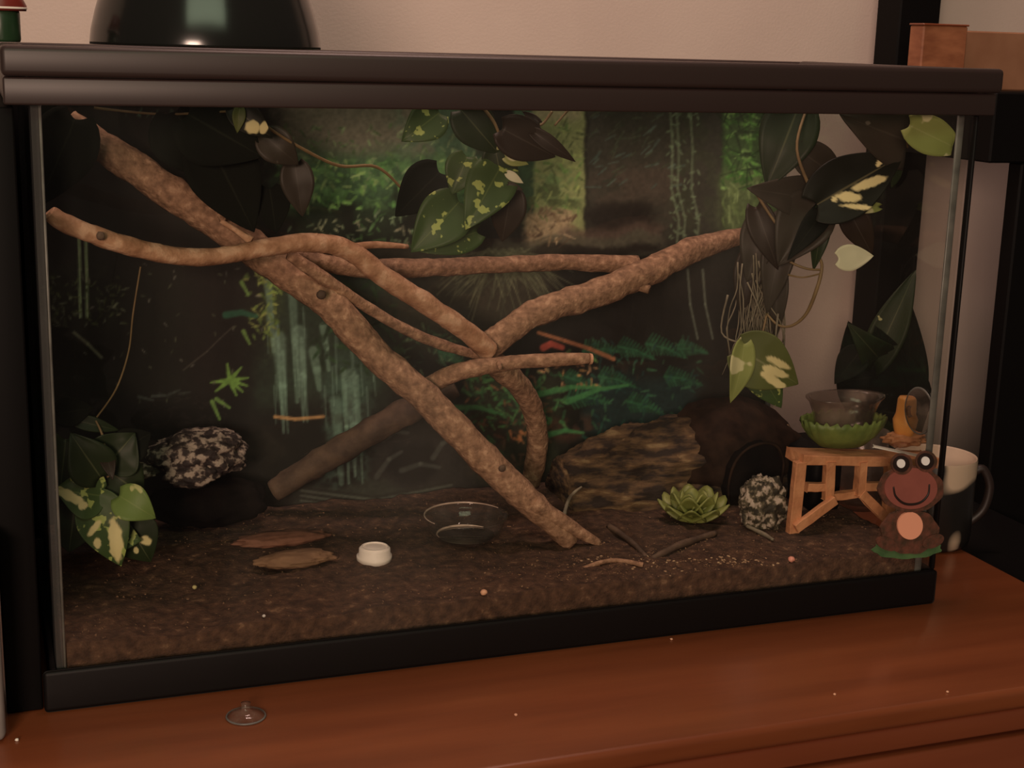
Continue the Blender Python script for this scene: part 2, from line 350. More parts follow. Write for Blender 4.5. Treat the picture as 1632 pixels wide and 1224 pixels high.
def region(x0, x1, y0, y1, col, al=1, soft=14, nz=None, lo=.4, hi=.6, wob=18):
    global cv
    X, Y = xx_+(N2-.5)*wob*2, yy_+(N1-.5)*wob*2
    a = sm(X, x0-soft, x0+soft)*(1-sm(X, x1-soft, x1+soft))*sm(Y, y0-soft, y0+soft)*(1-sm(Y, y1-soft, y1+soft))*al
    if nz is not None: a = a*sm(nz, lo, hi)
    cv = cv*(1-a[..., None])+np.array(col, float)*a[..., None]
def stroke(pts, w0, w1, col, al=1.0):
    for (xa, ya), (xb, yb), k in zip(pts, pts[1:], range(99)):
        n_ = len(pts)-1; wa = w0+(w1-w0)*k/n_; wb = w0+(w1-w0)*(k+1)/n_; W = max(wa, wb)+2
        X0, X1, Y0, Y1 = int(max(0, min(xa, xb)-W)), int(min(HX, max(xa, xb)+W+1)), int(max(0, min(ya, yb)-W)), int(min(HY, max(ya, yb)+W+1))
        if X1 <= X0 or Y1 <= Y0: continue
        x, y = xx_[Y0:Y1, X0:X1], yy_[Y0:Y1, X0:X1]; dx, dy = xb-xa, yb-ya; q = dx*dx+dy*dy+1e-6
        t_ = np.clip(((x-xa)*dx+(y-ya)*dy)/q, 0, 1); r = np.hypot(x-xa-t_*dx, y-ya-t_*dy); ww = wa+(wb-wa)*t_
        a = (1-sm(r, ww*.5, ww+1.2))[..., None]*al; cv[Y0:Y1, X0:X1] = cv[Y0:Y1, X0:X1]*(1-a)+np.array(col, float)*a
def dab(x, y, l, w_, ang, col, al=.9):
    dx, dy = math.cos(ang)*l/2, math.sin(ang)*l/2; stroke([(x-dx, y-dy), (x, y), (x+dx, y+dy)], w_*.55, w_*.3, col, al)
def scatter(x0, x1, y0, y1, n, lens, wid, cols, ang=None, al=.8):
    for _ in range(n):
        x, y = RNG.uniform(x0, x1), RNG.uniform(y0, y1); c = np.array(cols[RNG.integers(len(cols))])*RNG.uniform(.8, 1.15)
        dab(x, y, RNG.uniform(*lens), RNG.uniform(*wid), RNG.uniform(0, math.pi) if ang is None else ang+RNG.normal(0, .35), c, al*RNG.uniform(.5, 1))
def fern(x, y, ang, ln, col, n=11):
    for k in range(n):
        t_ = k/n; px, py = x+math.cos(ang)*ln*t_, y+math.sin(ang)*ln*t_+ln*.25*t_*t_; l = ln*.30*(1-t_)**.8
        for s in (1.1, -1.1): dab(px+math.cos(ang+s)*l*.5, py+math.sin(ang+s)*l*.5, l, 5, ang+s, np.array(col)*RNG.uniform(.75, 1.1), .85)
    stroke([(x, y), (x+math.cos(ang)*ln*.5, y+math.sin(ang)*ln*.5+ln*.06), (x+math.cos(ang)*ln, y+math.sin(ang)*ln+ln*.25)], 1.2, .6, np.array(col)*1.2, .7)
# large tones
region(0, 1300, 100, 900, (30, 26, 19), .5, nz=N1, lo=.45, hi=.7)
region(430, 760, 120, 300, (100, 89, 72), .95, 30)
region(640, 860, 120, 260, (70, 96, 68), .8, 30, N1, .35, .55)
region(430, 860, 240, 340, (50, 70, 44), .9, 25)
region(460, 760, 250, 340, (84, 112, 62), .6, 15, N2, .48, .6)
region(470, 700, 320, 390, (26, 34, 22), .8, 18)
region(540, 680, 300, 380, (12, 13, 9), .7, 14, N1, .45, .6)
region(0, 430, 100, 400, (9, 9, 7), .95, 30)  # upper-left shade put into the print as near-black
region(330, 440, 200, 380, (16, 20, 13), .6, 20)
region(850, 932, 110, 390, (118, 116, 72), 1, 4, wob=5)
region(850, 925, 110, 190, (150, 132, 98), .9, 10, wob=8)
region(846, 926, 260, 335, (84, 102, 58), .8, 10, N2, .35, .6)
region(846, 926, 300, 345, (62, 62, 36), .7, 8, N2, .45, .6)
region(835, 910, 338, 392, (142, 116, 86), .95, 8, wob=10)
region(934, 1150, 110, 410, (48, 43, 34), 1, 6, wob=8)
region(940, 1080, 270, 330, (66, 53, 43), .8, 18, N1, .4, .6)
region(935, 1040, 330, 375, (24, 18, 15), .8, 12)
region(900, 1060, 365, 395, (74, 56, 46), .8, 10)
region(790, 1060, 378, 396, (64, 60, 46), .7, 5)
region(830, 1050, 392, 404, (24, 19, 15), .9, 4)
region(1080, 1150, 110, 380, (50, 50, 34), .6, 14, N2, .45, .6)
region(1150, 1300, 110, 300, (56, 72, 38), 1, 5, wob=6)
region(1230, 1300, 110, 400, (34, 46, 26), .8, 20)
region(1150, 1300, 270, 380, (84, 92, 54), .9, 14, wob=8)
region(1150, 1300, 380, 520, (52, 48, 38), .7, 20)
region(590, 900, 396, 520, (48, 42, 31), .9, 22)
region(590, 760, 440, 560, (36, 36, 26), .7, 22)
region(880, 1300, 420, 620, (19, 16, 13), .95, 24)
region(1050, 1300, 380, 470, (30, 26, 20), .7, 24)
region(930, 1110, 590, 700, (22, 33, 30), .9, 20)
region(740, 900, 590, 760, (34, 36, 24), .85, 20)
region(860, 960, 660, 700, (58, 36, 26), .7, 9, N2, .4, .6)
region(740, 860, 670, 760, (48, 33, 24), .6, 14, N2, .45, .6)
region(390, 620, 430, 640, (34, 42, 30), .9, 26)
region(525, 590, 600, 790, (66, 84, 68), .75, 26, N2, .25, .6, 26)
region(530, 590, 560, 640, (46, 60, 46), .6, 14)
region(390, 450, 430, 560, (52, 58, 28), .7, 14, N2, .42, .6)
region(60, 220, 430, 520, (34, 35, 20), .8, 20, N2, .45, .6)
region(200, 380, 420, 700, (25, 18, 14), .8, 24)
region(60, 400, 620, 900, (10, 9, 8), .95, 24)
region(200, 420, 400, 620, (14, 11, 9), .8, 30)
region(80, 300, 420, 640, (16, 18, 12), .6, 30)
region(600, 760, 690, 900, (34, 30, 26), .8, 20)
region(470, 720, 770, 900, (38, 38, 30), .9, 10)
region(620, 690, 700, 760, (10, 9, 8), .9, 12)
# detail
scatter(440, 760, 200, 300, 150, (5, 14), (2, 5), [(95, 105, 70), (110, 118, 80), (70, 85, 50)])
scatter(440, 780, 255, 335, 190, (6, 18), (3, 7), [(70, 100, 50), (95, 125, 62), (50, 72, 40), (115, 130, 75)])
scatter(560, 720, 330, 395, 60, (6, 14), (2, 5), [(60, 85, 45), (95, 105, 75), (120, 110, 85)])
scatter(455, 600, 350, 390, 30, (4, 10), (2, 4), [(120, 115, 85), (90, 100, 70)])
scatter(200, 330, 176, 186, 18, (5, 12), (2, 4), [(70, 90, 65), (50, 62, 45)])
scatter(848, 930, 190, 345, 90, (6, 18), (2, 5), [(90, 110, 55), (120, 122, 70), (70, 75, 42)])
scatter(840, 915, 335, 390, 50, (8, 20), (2, 5), [(150, 124, 92), (110, 88, 62), (84, 62, 45)])
scatter(1152, 1262, 178, 300, 190, (6, 16), (3, 6), [(90, 128, 55), (120, 145, 78), (48, 78, 30), (60, 92, 38)])
scatter(1152, 1262, 178, 300, 60, (14, 40), (1.5, 2.5), [(32, 44, 22)])
scatter(1152, 1240, 290, 370, 90, (6, 22), (2, 4), [(110, 118, 72), (82, 92, 50)], ang=1.4)
scatter(940, 1080, 180, 300, 60, (8, 26), (2, 4), [(56, 58, 42), (66, 74, 62)], ang=2.6)
for k, xs in enumerate((1068, 1078, 1100)):
    stroke([(xs, 170), (xs+4, 240), (xs+2, 300), (xs+14, 350), (xs+10, 400)], 2.2, 1.6, (88, 92, 68), .7)
    scatter(xs-4, xs+14, 180, 380, 26, (3, 8), (2, 4), [(92, 100, 72)])
for xs, y1, y2 in ((1096, 430, 540), (1120, 430, 540)):
    stroke([(xs, y1), (xs+4, (y1+y2)/2), (xs+16, y2)], 2, 1.4, (90, 92, 74), .7)
for k in range(120):                                             # spray of pale grass
    a = RNG.uniform(.15, 2.9); x, y = 800+RNG.normal(0, 22), 395+RNG.uniform(0, 14); l = RNG.uniform(45, 115)
    stroke([(x, y), (x+math.cos(a)*l*.6, y+math.sin(a)*l*.55), (x+math.cos(a)*l, y+math.sin(a)*l)], 1.3, .6, np.array((84, 82, 58))*RNG.uniform(.6, 1.15), .55)
for (x, y, a, l) in ((930, 560, -.25, 62), (985, 552, .1, 60), (1030, 548, .1, 66), (905, 634, -.12, 70), (1000, 640, .1, 60), (955, 600, .05, 60), (1060, 600, .0, 60), (1080, 556, -.1, 50), (900, 600, .2, 50), (700, 560, .3, 46)) if True else ((930, 560, -.25, 90), (945, 552, -.15, 100), (1035, 560, .1, 80), (1050, 575, -.3, 70), (990, 590, .1, 100), (870, 640, -.1, 120), (900, 630, -.12, 140), (960, 620, -.2, 110), (640, 560, .1, 70), (650, 575, .5, 60), (740, 640, .4, 70), (760, 620, .6, 90), (750, 670, .2, 90), (880, 690, -.1, 60), (740, 600, .3, 60)):
    fern(x, y, a, l, (32, 60, 38))
stroke([(858, 530), (900, 543), (940, 556), (978, 572)], 3, 4, (128, 78, 50), .95)
stroke([(866, 554), (878, 548), (896, 554)], 7, 5, (140, 60, 46), .95)
scatter(860, 960, 560, 620, 26, (4, 12), (3, 6), [(150, 105, 60), (170, 120, 80), (90, 120, 60), (110, 70, 45)])
scatter(930, 1120, 540, 700, 130, (5, 14), (2, 5), [(30, 56, 42), (24, 40, 36), (44, 72, 46)])
scatter(740, 900, 590, 680, 110, (6, 18), (3, 6), [(46, 78, 42), (34, 58, 34), (62, 92, 50)])
scatter(630, 740, 520, 600, 60, (6, 14), (2, 4), [(44, 66, 42), (80, 92, 62), (30, 44, 30)])
scatter(740, 880, 600, 740, 90, (6, 16), (3, 6), [(44, 74, 40), (58, 92, 48), (70, 50, 34), (90, 56, 36)])
scatter(810, 850, 685, 705, 6, (8, 16), (4, 7), [(150, 92, 52)])
for (xa, ya, xb, yb) in ((860, 628, 960, 618), (905, 640, 1000, 614), (870, 694, 930, 690), (720, 650, 800, 660)):
    stroke([(xa, ya), ((xa+xb)/2, (ya+yb)/2-6), (xb, yb)], 6, 2, (52, 92, 50), .85)
for (xa, ya, yb, w_) in ((432, 450, 560, 8), (446, 520, 660, 5), (455, 560, 690, 3.4), (470, 450, 640, 9), (486, 540, 672, 4), (505, 560, 620, 11), (520, 520, 590, 7), (566, 560, 700, 3), (574, 600, 770, 3.5), (540, 640, 770, 12), (552, 590, 770, 5)):
    c = np.array((94, 112, 90))*RNG.uniform(.8, 1.1); stroke([(xa-5, ya), (xa, (ya+yb)/2), (xa+4, yb)], w_, max(1, w_*.4), c, .55)
scatter(500, 640, 440, 600, 90, (8, 22), (4, 8), [(28, 44, 24), (22, 32, 18), (38, 56, 30)])
for (xa, ya, yb) in ((452, 540, 690), (484, 530, 672), (566, 600, 760)): stroke([(xa-8, ya), (xa-2, (ya+yb)/2), (xa, yb)], 15, 1.5, (104, 122, 100), .5)
for k in range(18):
    x = RNG.uniform(425, 600); y = RNG.uniform(470, 620); stroke([(x, y), (x+3, y+RNG.uniform(30, 80))], 1.6, .8, (100, 116, 96), .35)
stroke([(438, 664), (470, 668), (515, 664)], 3, 3, (140, 100, 60), .9)
scatter(390, 450, 430, 540, 60, (4, 12), (3, 6), [(100, 112, 50), (76, 90, 40), (120, 120, 60)])
stroke([(292, 590), (330, 560), (350, 540), (372, 520)], 1, .8, (70, 62, 50), .5)
stroke([(360, 502), (385, 498), (408, 504)], 7, 4, (30, 62, 42), .9)
for a in (-.15, -.9, -1.7, .35, 1.2, 2.4, 3.0, .8): stroke([(366, 606), (366+math.cos(a)*14, 606+math.sin(a)*12), (366+math.cos(a)*30, 606+math.sin(a)*26)], 5, 1.5, (82, 104, 44), .9)
for (xa, ya, xb, yb) in ((338, 640, 350, 668), (345, 636, 366, 650), (388, 528, 398, 548), (385, 450, 396, 470)): stroke([(xa, ya), (xb, yb)], 4, 2, (80, 100, 46), .9)
for xs in (126, 137):
    stroke([(xs, 380), (xs+1, 430), (xs+2, 505)], 2.6, 2.2, (140, 152, 104), .9)
scatter(64, 200, 440, 520, 90, (4, 12), (2, 4), [(70, 74, 40), (48, 52, 28), (96, 96, 70)])
stroke([(118, 530), (140, 548), (162, 570)], 2.5, 2.5, (110, 108, 80), .8)
scatter(120, 420, 420, 660, 40, (3, 8), (1.5, 3), [(84, 78, 66), (60, 60, 42)])
scatter(215, 300, 625, 645, 5, (14, 24), (3, 5), [(54, 56, 48)], ang=.05)
for k in range(7): stroke([(480, 778+k*4), (600, 792+k*5), (720, 768+k*5)], 2.2, 1.5, (66, 66, 54) if k % 2 else (26, 24, 19), .7)
for (xa, ya, xb, yb) in ((600, 760, 640, 720), (640, 750, 700, 745), (690, 730, 720, 700), (610, 700, 650, 690)): stroke([(xa, ya), ((xa+xb)/2, (ya+yb)/2-8), (xb, yb)], 5, 3, (64, 64, 54), .6)
cv *= (.86+.28*vnoise(5, 9, 2))[..., None]
# sheet mesh with the print as a colour attribute
nx, nz = 560, 300; X_ = np.linspace(.0015, L_-.002, nx); Z_ = np.linspace(.034, .4375, nz); YB_ = D_+.0012
xg, zg = np.meshgrid(X_, Z_); P = np.stack([xg, np.full_like(xg, YB_), zg], -1).reshape(-1, 3)
v = P-np.array(O); dd = v@np.array(FW); U = 816+F*(v@np.array(RT))/dd; V = 612-F*(v@np.array(UP))/dd
U, V = np.clip(U, 0, HX-2), np.clip(V, 0, HY-2); iu, iv = U.astype(int), V.astype(int); fu, fv = (U-iu)[:, None], (V-iv)[:, None]
col = (cv[iv, iu]*(1-fu)+cv[iv, iu+1]*fu)*(1-fv)+(cv[iv+1, iu]*(1-fu)+cv[iv+1, iu+1]*fu)*fv
c_ = np.clip(col/255, 0, 1); c_ = np.where(c_ < .04045, c_/12.92, ((c_+.055)/1.055)**2.4); PRINT_GAIN = (2.75, 3.5, 4.5)
c_ = np.clip(c_*np.array(PRINT_GAIN), 0, .9)
idx = np.arange(nx*nz).reshape(nz, nx); q = np.stack([idx[:-1, :-1], idx[:-1, 1:], idx[1:, 1:], idx[1:, :-1]], -1).reshape(-1, 4)
me = bpy.data.meshes.new('forest_backdrop'); me.vertices.add(len(P)); me.vertices.foreach_set('co', P.ravel())
me.loops.add(q.size); me.loops.foreach_set('vertex_index', q.ravel()); me.polygons.add(len(q)); me.polygons.foreach_set('loop_start', np.arange(0, q.size, 4)); me.update(calc_edges=True)
ca = me.color_attributes.new('print', 'FLOAT_COLOR', 'POINT'); ca.data.foreach_set('color', np.concatenate([c_, np.ones((len(c_), 1))], 1).ravel())
Mp, nt, b = new_mat('printed_forest'); vc = nt.nodes.new('ShaderNodeVertexColor'); vc.layer_name = 'print'; nt.links.new(vc.outputs[0], b.inputs['Base Color']); b.inputs['Roughness'].default_value = .55; b.inputs['Specular IOR Level'].default_value = .3
bd = link('forest_backdrop', me, Mp); md = bd.modifiers.new('thick', 'SOLIDIFY'); md.thickness = .0006; md.offset = -1
tag(bd, 'printed forest and waterfall backdrop sheet taped behind the terrarium glass', 'backdrop')

# ------------------------------------------------------------------ soil
def soilz(x, y):
    p = Vector((x, y, 0)); return .0455+.0045*mnoise.noise(p*14)+.0028*mnoise.noise(p*45)+.0012*mnoise.noise(p*130)+.004*(x/L_)
nx, ny = 240, 100; vs, fs = [], []
for j in range(ny+1):
    for i in range(nx+1):
        x, y = .0055+(L_-.011)*i/nx, .0080+(D_-.0135)*j/ny; vs.append((x, y, soilz(x, y)))
for j in range(ny):
    for i in range(nx): a = j*(nx+1)+i; fs.append((a, a+1, a+nx+2, a+nx+1))
n0 = len(vs); ring = [i for i in range(nx+1)]+[j*(nx+1)+nx for j in range(1, ny+1)]+[ny*(nx+1)+i for i in range(nx-1, -1, -1)]+[j*(nx+1) for j in range(ny-1, 0, -1)]
for r_ in ring: x, y, _ = vs[r_]; vs.append((x, y, .0175))
for k in range(len(ring)): fs.append((ring[k], n0+k, n0+(k+1) % len(ring), ring[(k+1) % len(ring)]))
me = bpy.data.meshes.new('soil'); me.from_pydata(vs, [], fs); so = link('soil', me, M_soil, None, True)
tag(so, 'dark brown crumbly coconut fibre soil covering the terrarium floor', 'soil', kind='stuff')
bm = bmesh.new()
for k in range(2600):
    x, y = random.uniform(.012, L_-.012), random.uniform(.010, D_-.012)
    if k > 1800: x, y = random.gauss(.50, .09), abs(random.gauss(.035, .03))+.010
    if not (.012 < x < L_-.012 and y < D_-.012): continue
    r = random.uniform(.0005, .0015); c = Vector((x, y, soilz(x, y)+r*.3))
    vv = [bm.verts.new(c+Vector((random.gauss(0, 1), random.gauss(0, 1), random.gauss(0, .6))).normalized()*r) for _ in range(4)]
    for t3 in ((0, 1, 2), (0, 1, 3), (0, 2, 3), (1, 2, 3)): bm.faces.new([vv[i] for i in t3])
tag(obj('soil_crumbs', bm, M_crumb), 'small pale wood fibre crumbs scattered over the dark soil', 'crumbs', kind='stuff')

bm = bmesh.new()
for px, py, n_, sp in ((1150, 895, 34, 34), (1225, 905, 14, 18), (1060, 905, 16, 30), (1235, 935, 10, 14), (960, 898, 14, 26), (820, 975, 6, 12)):
    for k in range(n_):
        c = at(px+random.gauss(0, sp), py+random.gauss(0, 5), Z=.0475)
        if not (.012 < c.x < L_-.012 and .0105 < c.y < D_-.02): continue
        blob(bm, (c.x, c.y, soilz(c.x, c.y)+.0004), random.uniform(.0006, .0018), random.uniform(.0006, .0018), random.uniform(.0005, .001), .3, sub=1, seed=k)
tag(obj('wood_bits', bm, mat('wood_bit', (.28, .17, .10), (.52, .38, .22), 120, .8)), 'scatter of pale yellowish wood bits on soil below the succulent', 'crumbs', kind='stuff')
# ------------------------------------------------------------------ branches
def branch(name, pts, M, label, seed, rough=.16, extra=(), cuts=(), knots=(), twigs=()):
    p0 = at(*pts[0][:2], Y=pts[0][2]); t = thing(name, p0, label, 'branch', 'climbing branches inside the terrarium')
    obj('bark', pxtube(bmesh.new(), pts, 14, rough, 9, seed), M, t, True)
    for e in extra: obj('fork', pxtube(bmesh.new(), e, 14, rough, 9, seed+3), M, t, True)
    for e in twigs: obj('twig', pxtube(bmesh.new(), e, 8, rough, 5, seed+5), M, t, True)
    for (a, b2, dpx) in cuts:          # sawn end face
        pa, pb = at(*a[:2], Y=a[2]), at(*b2[:2], Y=b2[2]); r = dpx/2/ppm(pa)
        pa.x = max(pa.x, .008+r); d = (pa-pb).normalized()
        obj('cut_end', tube(bmesh.new(), [pa-d*.001, pa+d*.0014], [r, r*.9], 14, .05, 2), M_cut, t)
    for (kx, ky, kY, dpx) in knots:
        p = at(kx, ky, Y=kY); r = dpx/2/ppm(p); obj('knot', blob(bmesh.new(), p, r, r*.6, r, .25, sub=2, seed=seed), M_barkd, t, True)
    return t
zf = at(915, 868, Z=.047).y
branch('thick_branch', [(108, 196, .245, 46), (165, 235, .235, 50), (235, 282, .225, 54), (330, 345, .21, 54), (430, 415, .195, 56), (520, 478, .18, 54), (600, 565, .165, 50), (690, 645, .148, 50), (780, 740, .130, 50), (850, 805, .118, 44), (912, 864, zf, 30)], M_bark,
       'thickest branch, running diagonally from upper left down to the soil', 1, twigs=[[(850, 800, .112, 30), (900, 835, .108, 26), (955, 866, .102, 12)], [(355, 350, .18, 12), (350, 340, .175, 10)]], knots=[(800, 747, .105, 12), (512, 470, .152, 16)])
branch('slender_branch', [(58, 341, .10, 27), (105, 356, .10, 30), (175, 383, .10, 31), (260, 405, .11, 29), (340, 409, .12, 28), (420, 396, .13, 29), (490, 387, .14, 31), (555, 398, .15, 32), (610, 440, .155, 34), (680, 485, .16, 34), (740, 525, .165, 33), (780, 560, .172, 36)], M_barkl,
       'pale slender branch from left glass, curving right and dropping to the fork', 2, .13, cuts=[((54, 340, .10), (90, 351, .10), 26)], knots=[(160, 376, .086, 14)], twigs=[[(505, 388, .14, 12), (503, 372, .14, 8)], [(555, 395, .15, 14), (600, 390, .16, 12), (650, 393, .17, 7)], [(400, 384, .135, 16), (383, 372, .14, 10), (352, 352, .145, 8)]])
branch('forked_branch', [(845, 772, .262, 30), (856, 715, .25, 34), (848, 650, .235, 34), (815, 600, .215, 38), (775, 566, .195, 44), (800, 535, .19, 44), (860, 496, .19, 44), (950, 468, .195, 46), (1040, 430, .205, 46), (1110, 396, .215, 40), (1195, 374, .23, 24)], M_bark,
       'forked branch rising from soil behind, with its arm reaching far right', 3, twigs=[[(1000, 450, .205, 20), (1035, 462, .19, 14)]])
branch('cross_branch', [(938, 572, .135, 19), (870, 574, .14, 22), (800, 580, .15, 24), (740, 590, .158, 28), (700, 606, .168, 30), (672, 622, .178, 28)], M_bark,
       'short branch crossing behind the thickest one, sawn orange end on its right', 4, cuts=[((941, 572, .135), (900, 572, .137), 19)], twigs=[[(795, 580, .145, 10), (797, 588, .13, 7)]])
branch('shaded_branch', [(725, 615, .215, 34), (680, 640, .222, 42), (600, 682, .235, 44), (520, 730, .25, 42), (436, 782, .265, 36)], M_barkd,  # lower run of the cross branch, its shade put into the bark colour
       'lower cross branch, shade put in its bark colour, running left behind the thickest', 9)
branch('horizontal_branch', [(470, 408, .225, 24), (560, 426, .23, 32), (650, 428, .235, 31), (740, 424, .235, 28), (830, 420, .235, 26), (920, 418, .235, 26), (1015, 424, .232, 32)], M_bark,
       'horizontal branch lying behind the others under the hanging leaves', 5)
branch('thin_branch', [(462, 405, .165, 20), (510, 440, .17, 22), (570, 480, .18, 18), (640, 522, .185, 17), (700, 548, .19, 17), (768, 568, .195, 14)], M_bark,
       'thinnest branch between the thick diagonal branch and the slender one', 6)
def gtwig(pts, M, label, name='twig', rough=.3):
    P = [at(a, b, Z=z) for a, b, z, _ in pts]; R = [d/2/ppm(p) for p, (_, _, _, d) in zip(P, pts)]
    return tag(obj(name, tube(bmesh.new(), P, R, 8, rough, 6, random.random()*9), M, None, True), label, 'twig', 'small twigs lying on the soil')
gtwig([(895, 836, .050, 7), (905, 800, .066, 6), (915, 785, .078, 5), (927, 776, .082, 3)], M_root, 'small upright twig beside the foot of the thickest branch')
gtwig([(970, 838, .050, 9), (1005, 862, .050, 9), (1030, 888, .050, 8)], M_barkd, 'short twig on soil right of the thickest branch, sloping down rightward')
gtwig([(1040, 890, .050, 8), (1085, 868, .052, 11), (1140, 850, .052, 9)], M_barkd, 'knobbly twig on soil below the green succulent')
gtwig([(930, 905, .050, 6), (975, 893, .052, 8), (1025, 900, .052, 9)], M_bark, 'pale wood splinter on soil near the front glass')
gtwig([(1190, 838, .053, 6), (1215, 850, .052, 8), (1232, 860, .052, 5)], M_root, 'pale little twig at the foot of the mossy rock')

# ------------------------------------------------------------------ rocks, hides, dishes inside
# log hide: hollow half shell lying along x with a shade-coloured slab for the mouth on its right end
t = thing('log_hide', at(1020, 800, Z=.046), 'brown bark-textured log hide with a dark arched mouth at right', 'hide')
bm = bmesh.new(); NU, NV = 70, 40; grid = []
xs0, xs1 = .490, .735
for j in range(NU+1):
    u = j/NU; x = xs0+(xs1-xs0)*u; yc = .235-.008*u
    hh = .082*(math.sin(math.pi*min(1, .10+u*.62))**.55); ww = .052*(.55+.45*math.sin(math.pi*min(1, .12+u*.5)))
    row = []
    for i in range(NV+1):
        a = math.pi*i/NV; y = yc-math.cos(a)*ww; z = .044+math.sin(a)**.9*hh
        d = Vector((0, -math.cos(a), math.sin(a))); q = Vector((x, y, z))
        k = .010*mnoise.noise(Vector((x*16, y*40, z*60)))+.006*mnoise.noise(Vector((x*40, y*90, z*170)))+.002*mnoise.noise(q*350)
        if u > .62: k *= max(.25, 1-(u-.62)*4)
        q += d*k; q.y = min(q.y, D_-.009); row.append(bm.verts.new(q))
    grid.append(row)
for a, b in zip(grid, grid[1:]):
    for i in range(NV): bm.faces.new((a[i], a[i+1], b[i+1], b[i]))
for rw in (grid[0],): bm.faces.new(rw)
shell = obj('shell', bm, M_log, t, True); md = shell.modifiers.new('thick', 'SOLIDIFY'); md.thickness = .0035; md.offset = -1
# mouth: arch-shaped slab, the opening's shade put into its colour, framed by a rim
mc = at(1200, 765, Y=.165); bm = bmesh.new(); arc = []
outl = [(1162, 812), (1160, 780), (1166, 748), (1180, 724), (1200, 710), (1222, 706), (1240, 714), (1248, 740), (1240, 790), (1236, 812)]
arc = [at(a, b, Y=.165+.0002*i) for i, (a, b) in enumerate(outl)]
slab_poly(bm, [Vector((p.x, .168, p.z)) for p in arc], Vector((0, .012, 0))); obj('mouth_shade_slab', bm, M_dark, t)
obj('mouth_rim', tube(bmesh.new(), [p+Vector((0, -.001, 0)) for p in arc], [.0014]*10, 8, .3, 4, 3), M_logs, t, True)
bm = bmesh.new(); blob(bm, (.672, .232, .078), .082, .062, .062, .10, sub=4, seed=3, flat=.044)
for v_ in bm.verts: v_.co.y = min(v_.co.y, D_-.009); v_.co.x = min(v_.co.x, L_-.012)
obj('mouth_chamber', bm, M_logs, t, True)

# speckled bark hide at left
c = at(318, 735, Y=.235); t = thing('speckled_hide', (c.x, .235, .046), 'dark grey bark hide with pale speckles, raised on a black rock at left', 'hide')
bm = bmesh.new(); k_ = 1/ppm(c)
blob(bm, at(318, 722, Y=.235), 74*k_, .034, 38*k_, .22, sub=5, seed=11)
obj('shell', bm, M_speck, t, True)
bm = bmesh.new(); blob(bm, at(305, 757, Y=.212), 42*k_, .014, 20*k_, .28, sub=4, seed=5); obj('lower_lip', bm, M_speck, t, True)
bm = bmesh.new(); blob(bm, at(215, 752, Y=.23), 34*k_, .012, 13*k_, .25, sub=4, seed=8); obj('side_piece', bm, M_speck2, t, True)
c = at(335, 800, Y=.25); k_ = 1/ppm(c)
tag(obj('black_rock', blob(bmesh.new(), c, 90*k_, .030, 38*k_, .16, sub=4, seed=21, flat=.044), M_dark, None, True), 'black rock on the soil under the speckled bark hide', 'rock')
c = at(420, 795, Y=.27)
# mossy rock beside the bridge
c = at(1216, 812, Y=.105); k_ = 1/ppm(c)
tag(obj('mossy_rock', blob(bmesh.new(), at(1216, 806, Y=.105), 38*k_, .016, 50*k_, .26, sub=5, seed=31, flat=.046), M_speck2, None, True), 'pale-flecked mossy rock standing between succulent and wooden bridge', 'rock')

# succulent
c = at(1104, 826, Z=.050); t = thing('succulent', c, 'small yellow-green artificial succulent rosette in front of the log hide', 'plant')
k_ = 1/ppm(c)
for ring, (n_, L0, lift, w_) in enumerate(((9, 60, .35, 26), (7, 50, .85, 25), (5, 36, 1.5, 22))):
    for j in range(n_):
        a = 2*math.pi*(j+.5*ring)/n_; d = Vector((math.cos(a), math.sin(a), lift)).normalized(); s = Vector((-math.sin(a), math.cos(a), 0)); n = s.cross(d)
        L2, W2 = L0*k_, w_*1.45*k_; bm = bmesh.new(); rows = []
        base = c+Vector((0, 0, .003+.002*ring))
        for q in range(8):
            v0 = q/7; w1 = W2*math.sin(math.pi*min(.93, .18+v0*.75))**.7; rr = []
            for i in range(7):
                u = i/6*2-1; rr.append(bm.verts.new(base+d*(L2*v0)+s*(u*w1*.62)+n*(-.25*w1*u*u+.10*L2*v0*v0)*-1+d*(.05*L2*(1-abs(u))*v0)))
            rows.append(rr)
        for r1, r2 in zip(rows, rows[1:]):
            for i in range(6): bm.faces.new((r1[i], r1[i+1], r2[i+1], r2[i]))
        o = obj('leaf', bm, M_succ, t, True); md = o.modifiers.new('t', 'SOLIDIFY'); md.thickness = .0016

# glass dish
c = at(742, 858, Z=.049); k_ = 1/ppm(c); t = thing('glass_dish', c, 'small round clear glass water dish sunk in the middle of the soil', 'dish')
bm = bmesh.new(); R0 = 66*k_; H0 = .021
lathe(bm, [(.001, .001), (R0*.72, .001), (R0*.84, .005), (R0*.95, H0*.7), (R0, H0), (R0*1.03, H0+.0012), (R0*.98, H0+.0016), (R0*.93, H0*.8), (R0*.80, .007), (R0*.70, .0035), (.001, .0035)], c, 48)
obj('bowl', bm, M_clear, t, True)
M_highlight = mat('glass_highlight', (.55, .42, .34), (.75, .6, .5), 60, .12, spec=.9, lo=.35, hi=.6)  # opaque pale colour for highlight arcs on the clear dish
bm = bmesh.new()
Q = [c+Vector((math.cos(a)*R0*1.0, math.sin(a)*R0*1.0, H0+.001)) for a in [math.radians(x) for x in range(20, 205, 8)]]
tube(bm, Q, [.0004, .0009, .0010, .0004], 6, 0, 2); obj('rim_highlight', bm, M_highlight, t, True)
bm = bmesh.new(); tube(bm, [c+Vector((math.cos(a)*R0*.70, math.sin(a)*R0*.62, .0045)) for a in [math.radians(x) for x in range(35, 190, 8)]], [.0003, .0011, .0012, .0003], 6, 0, 2); obj('base_highlight', bm, M_highlight, t, True)
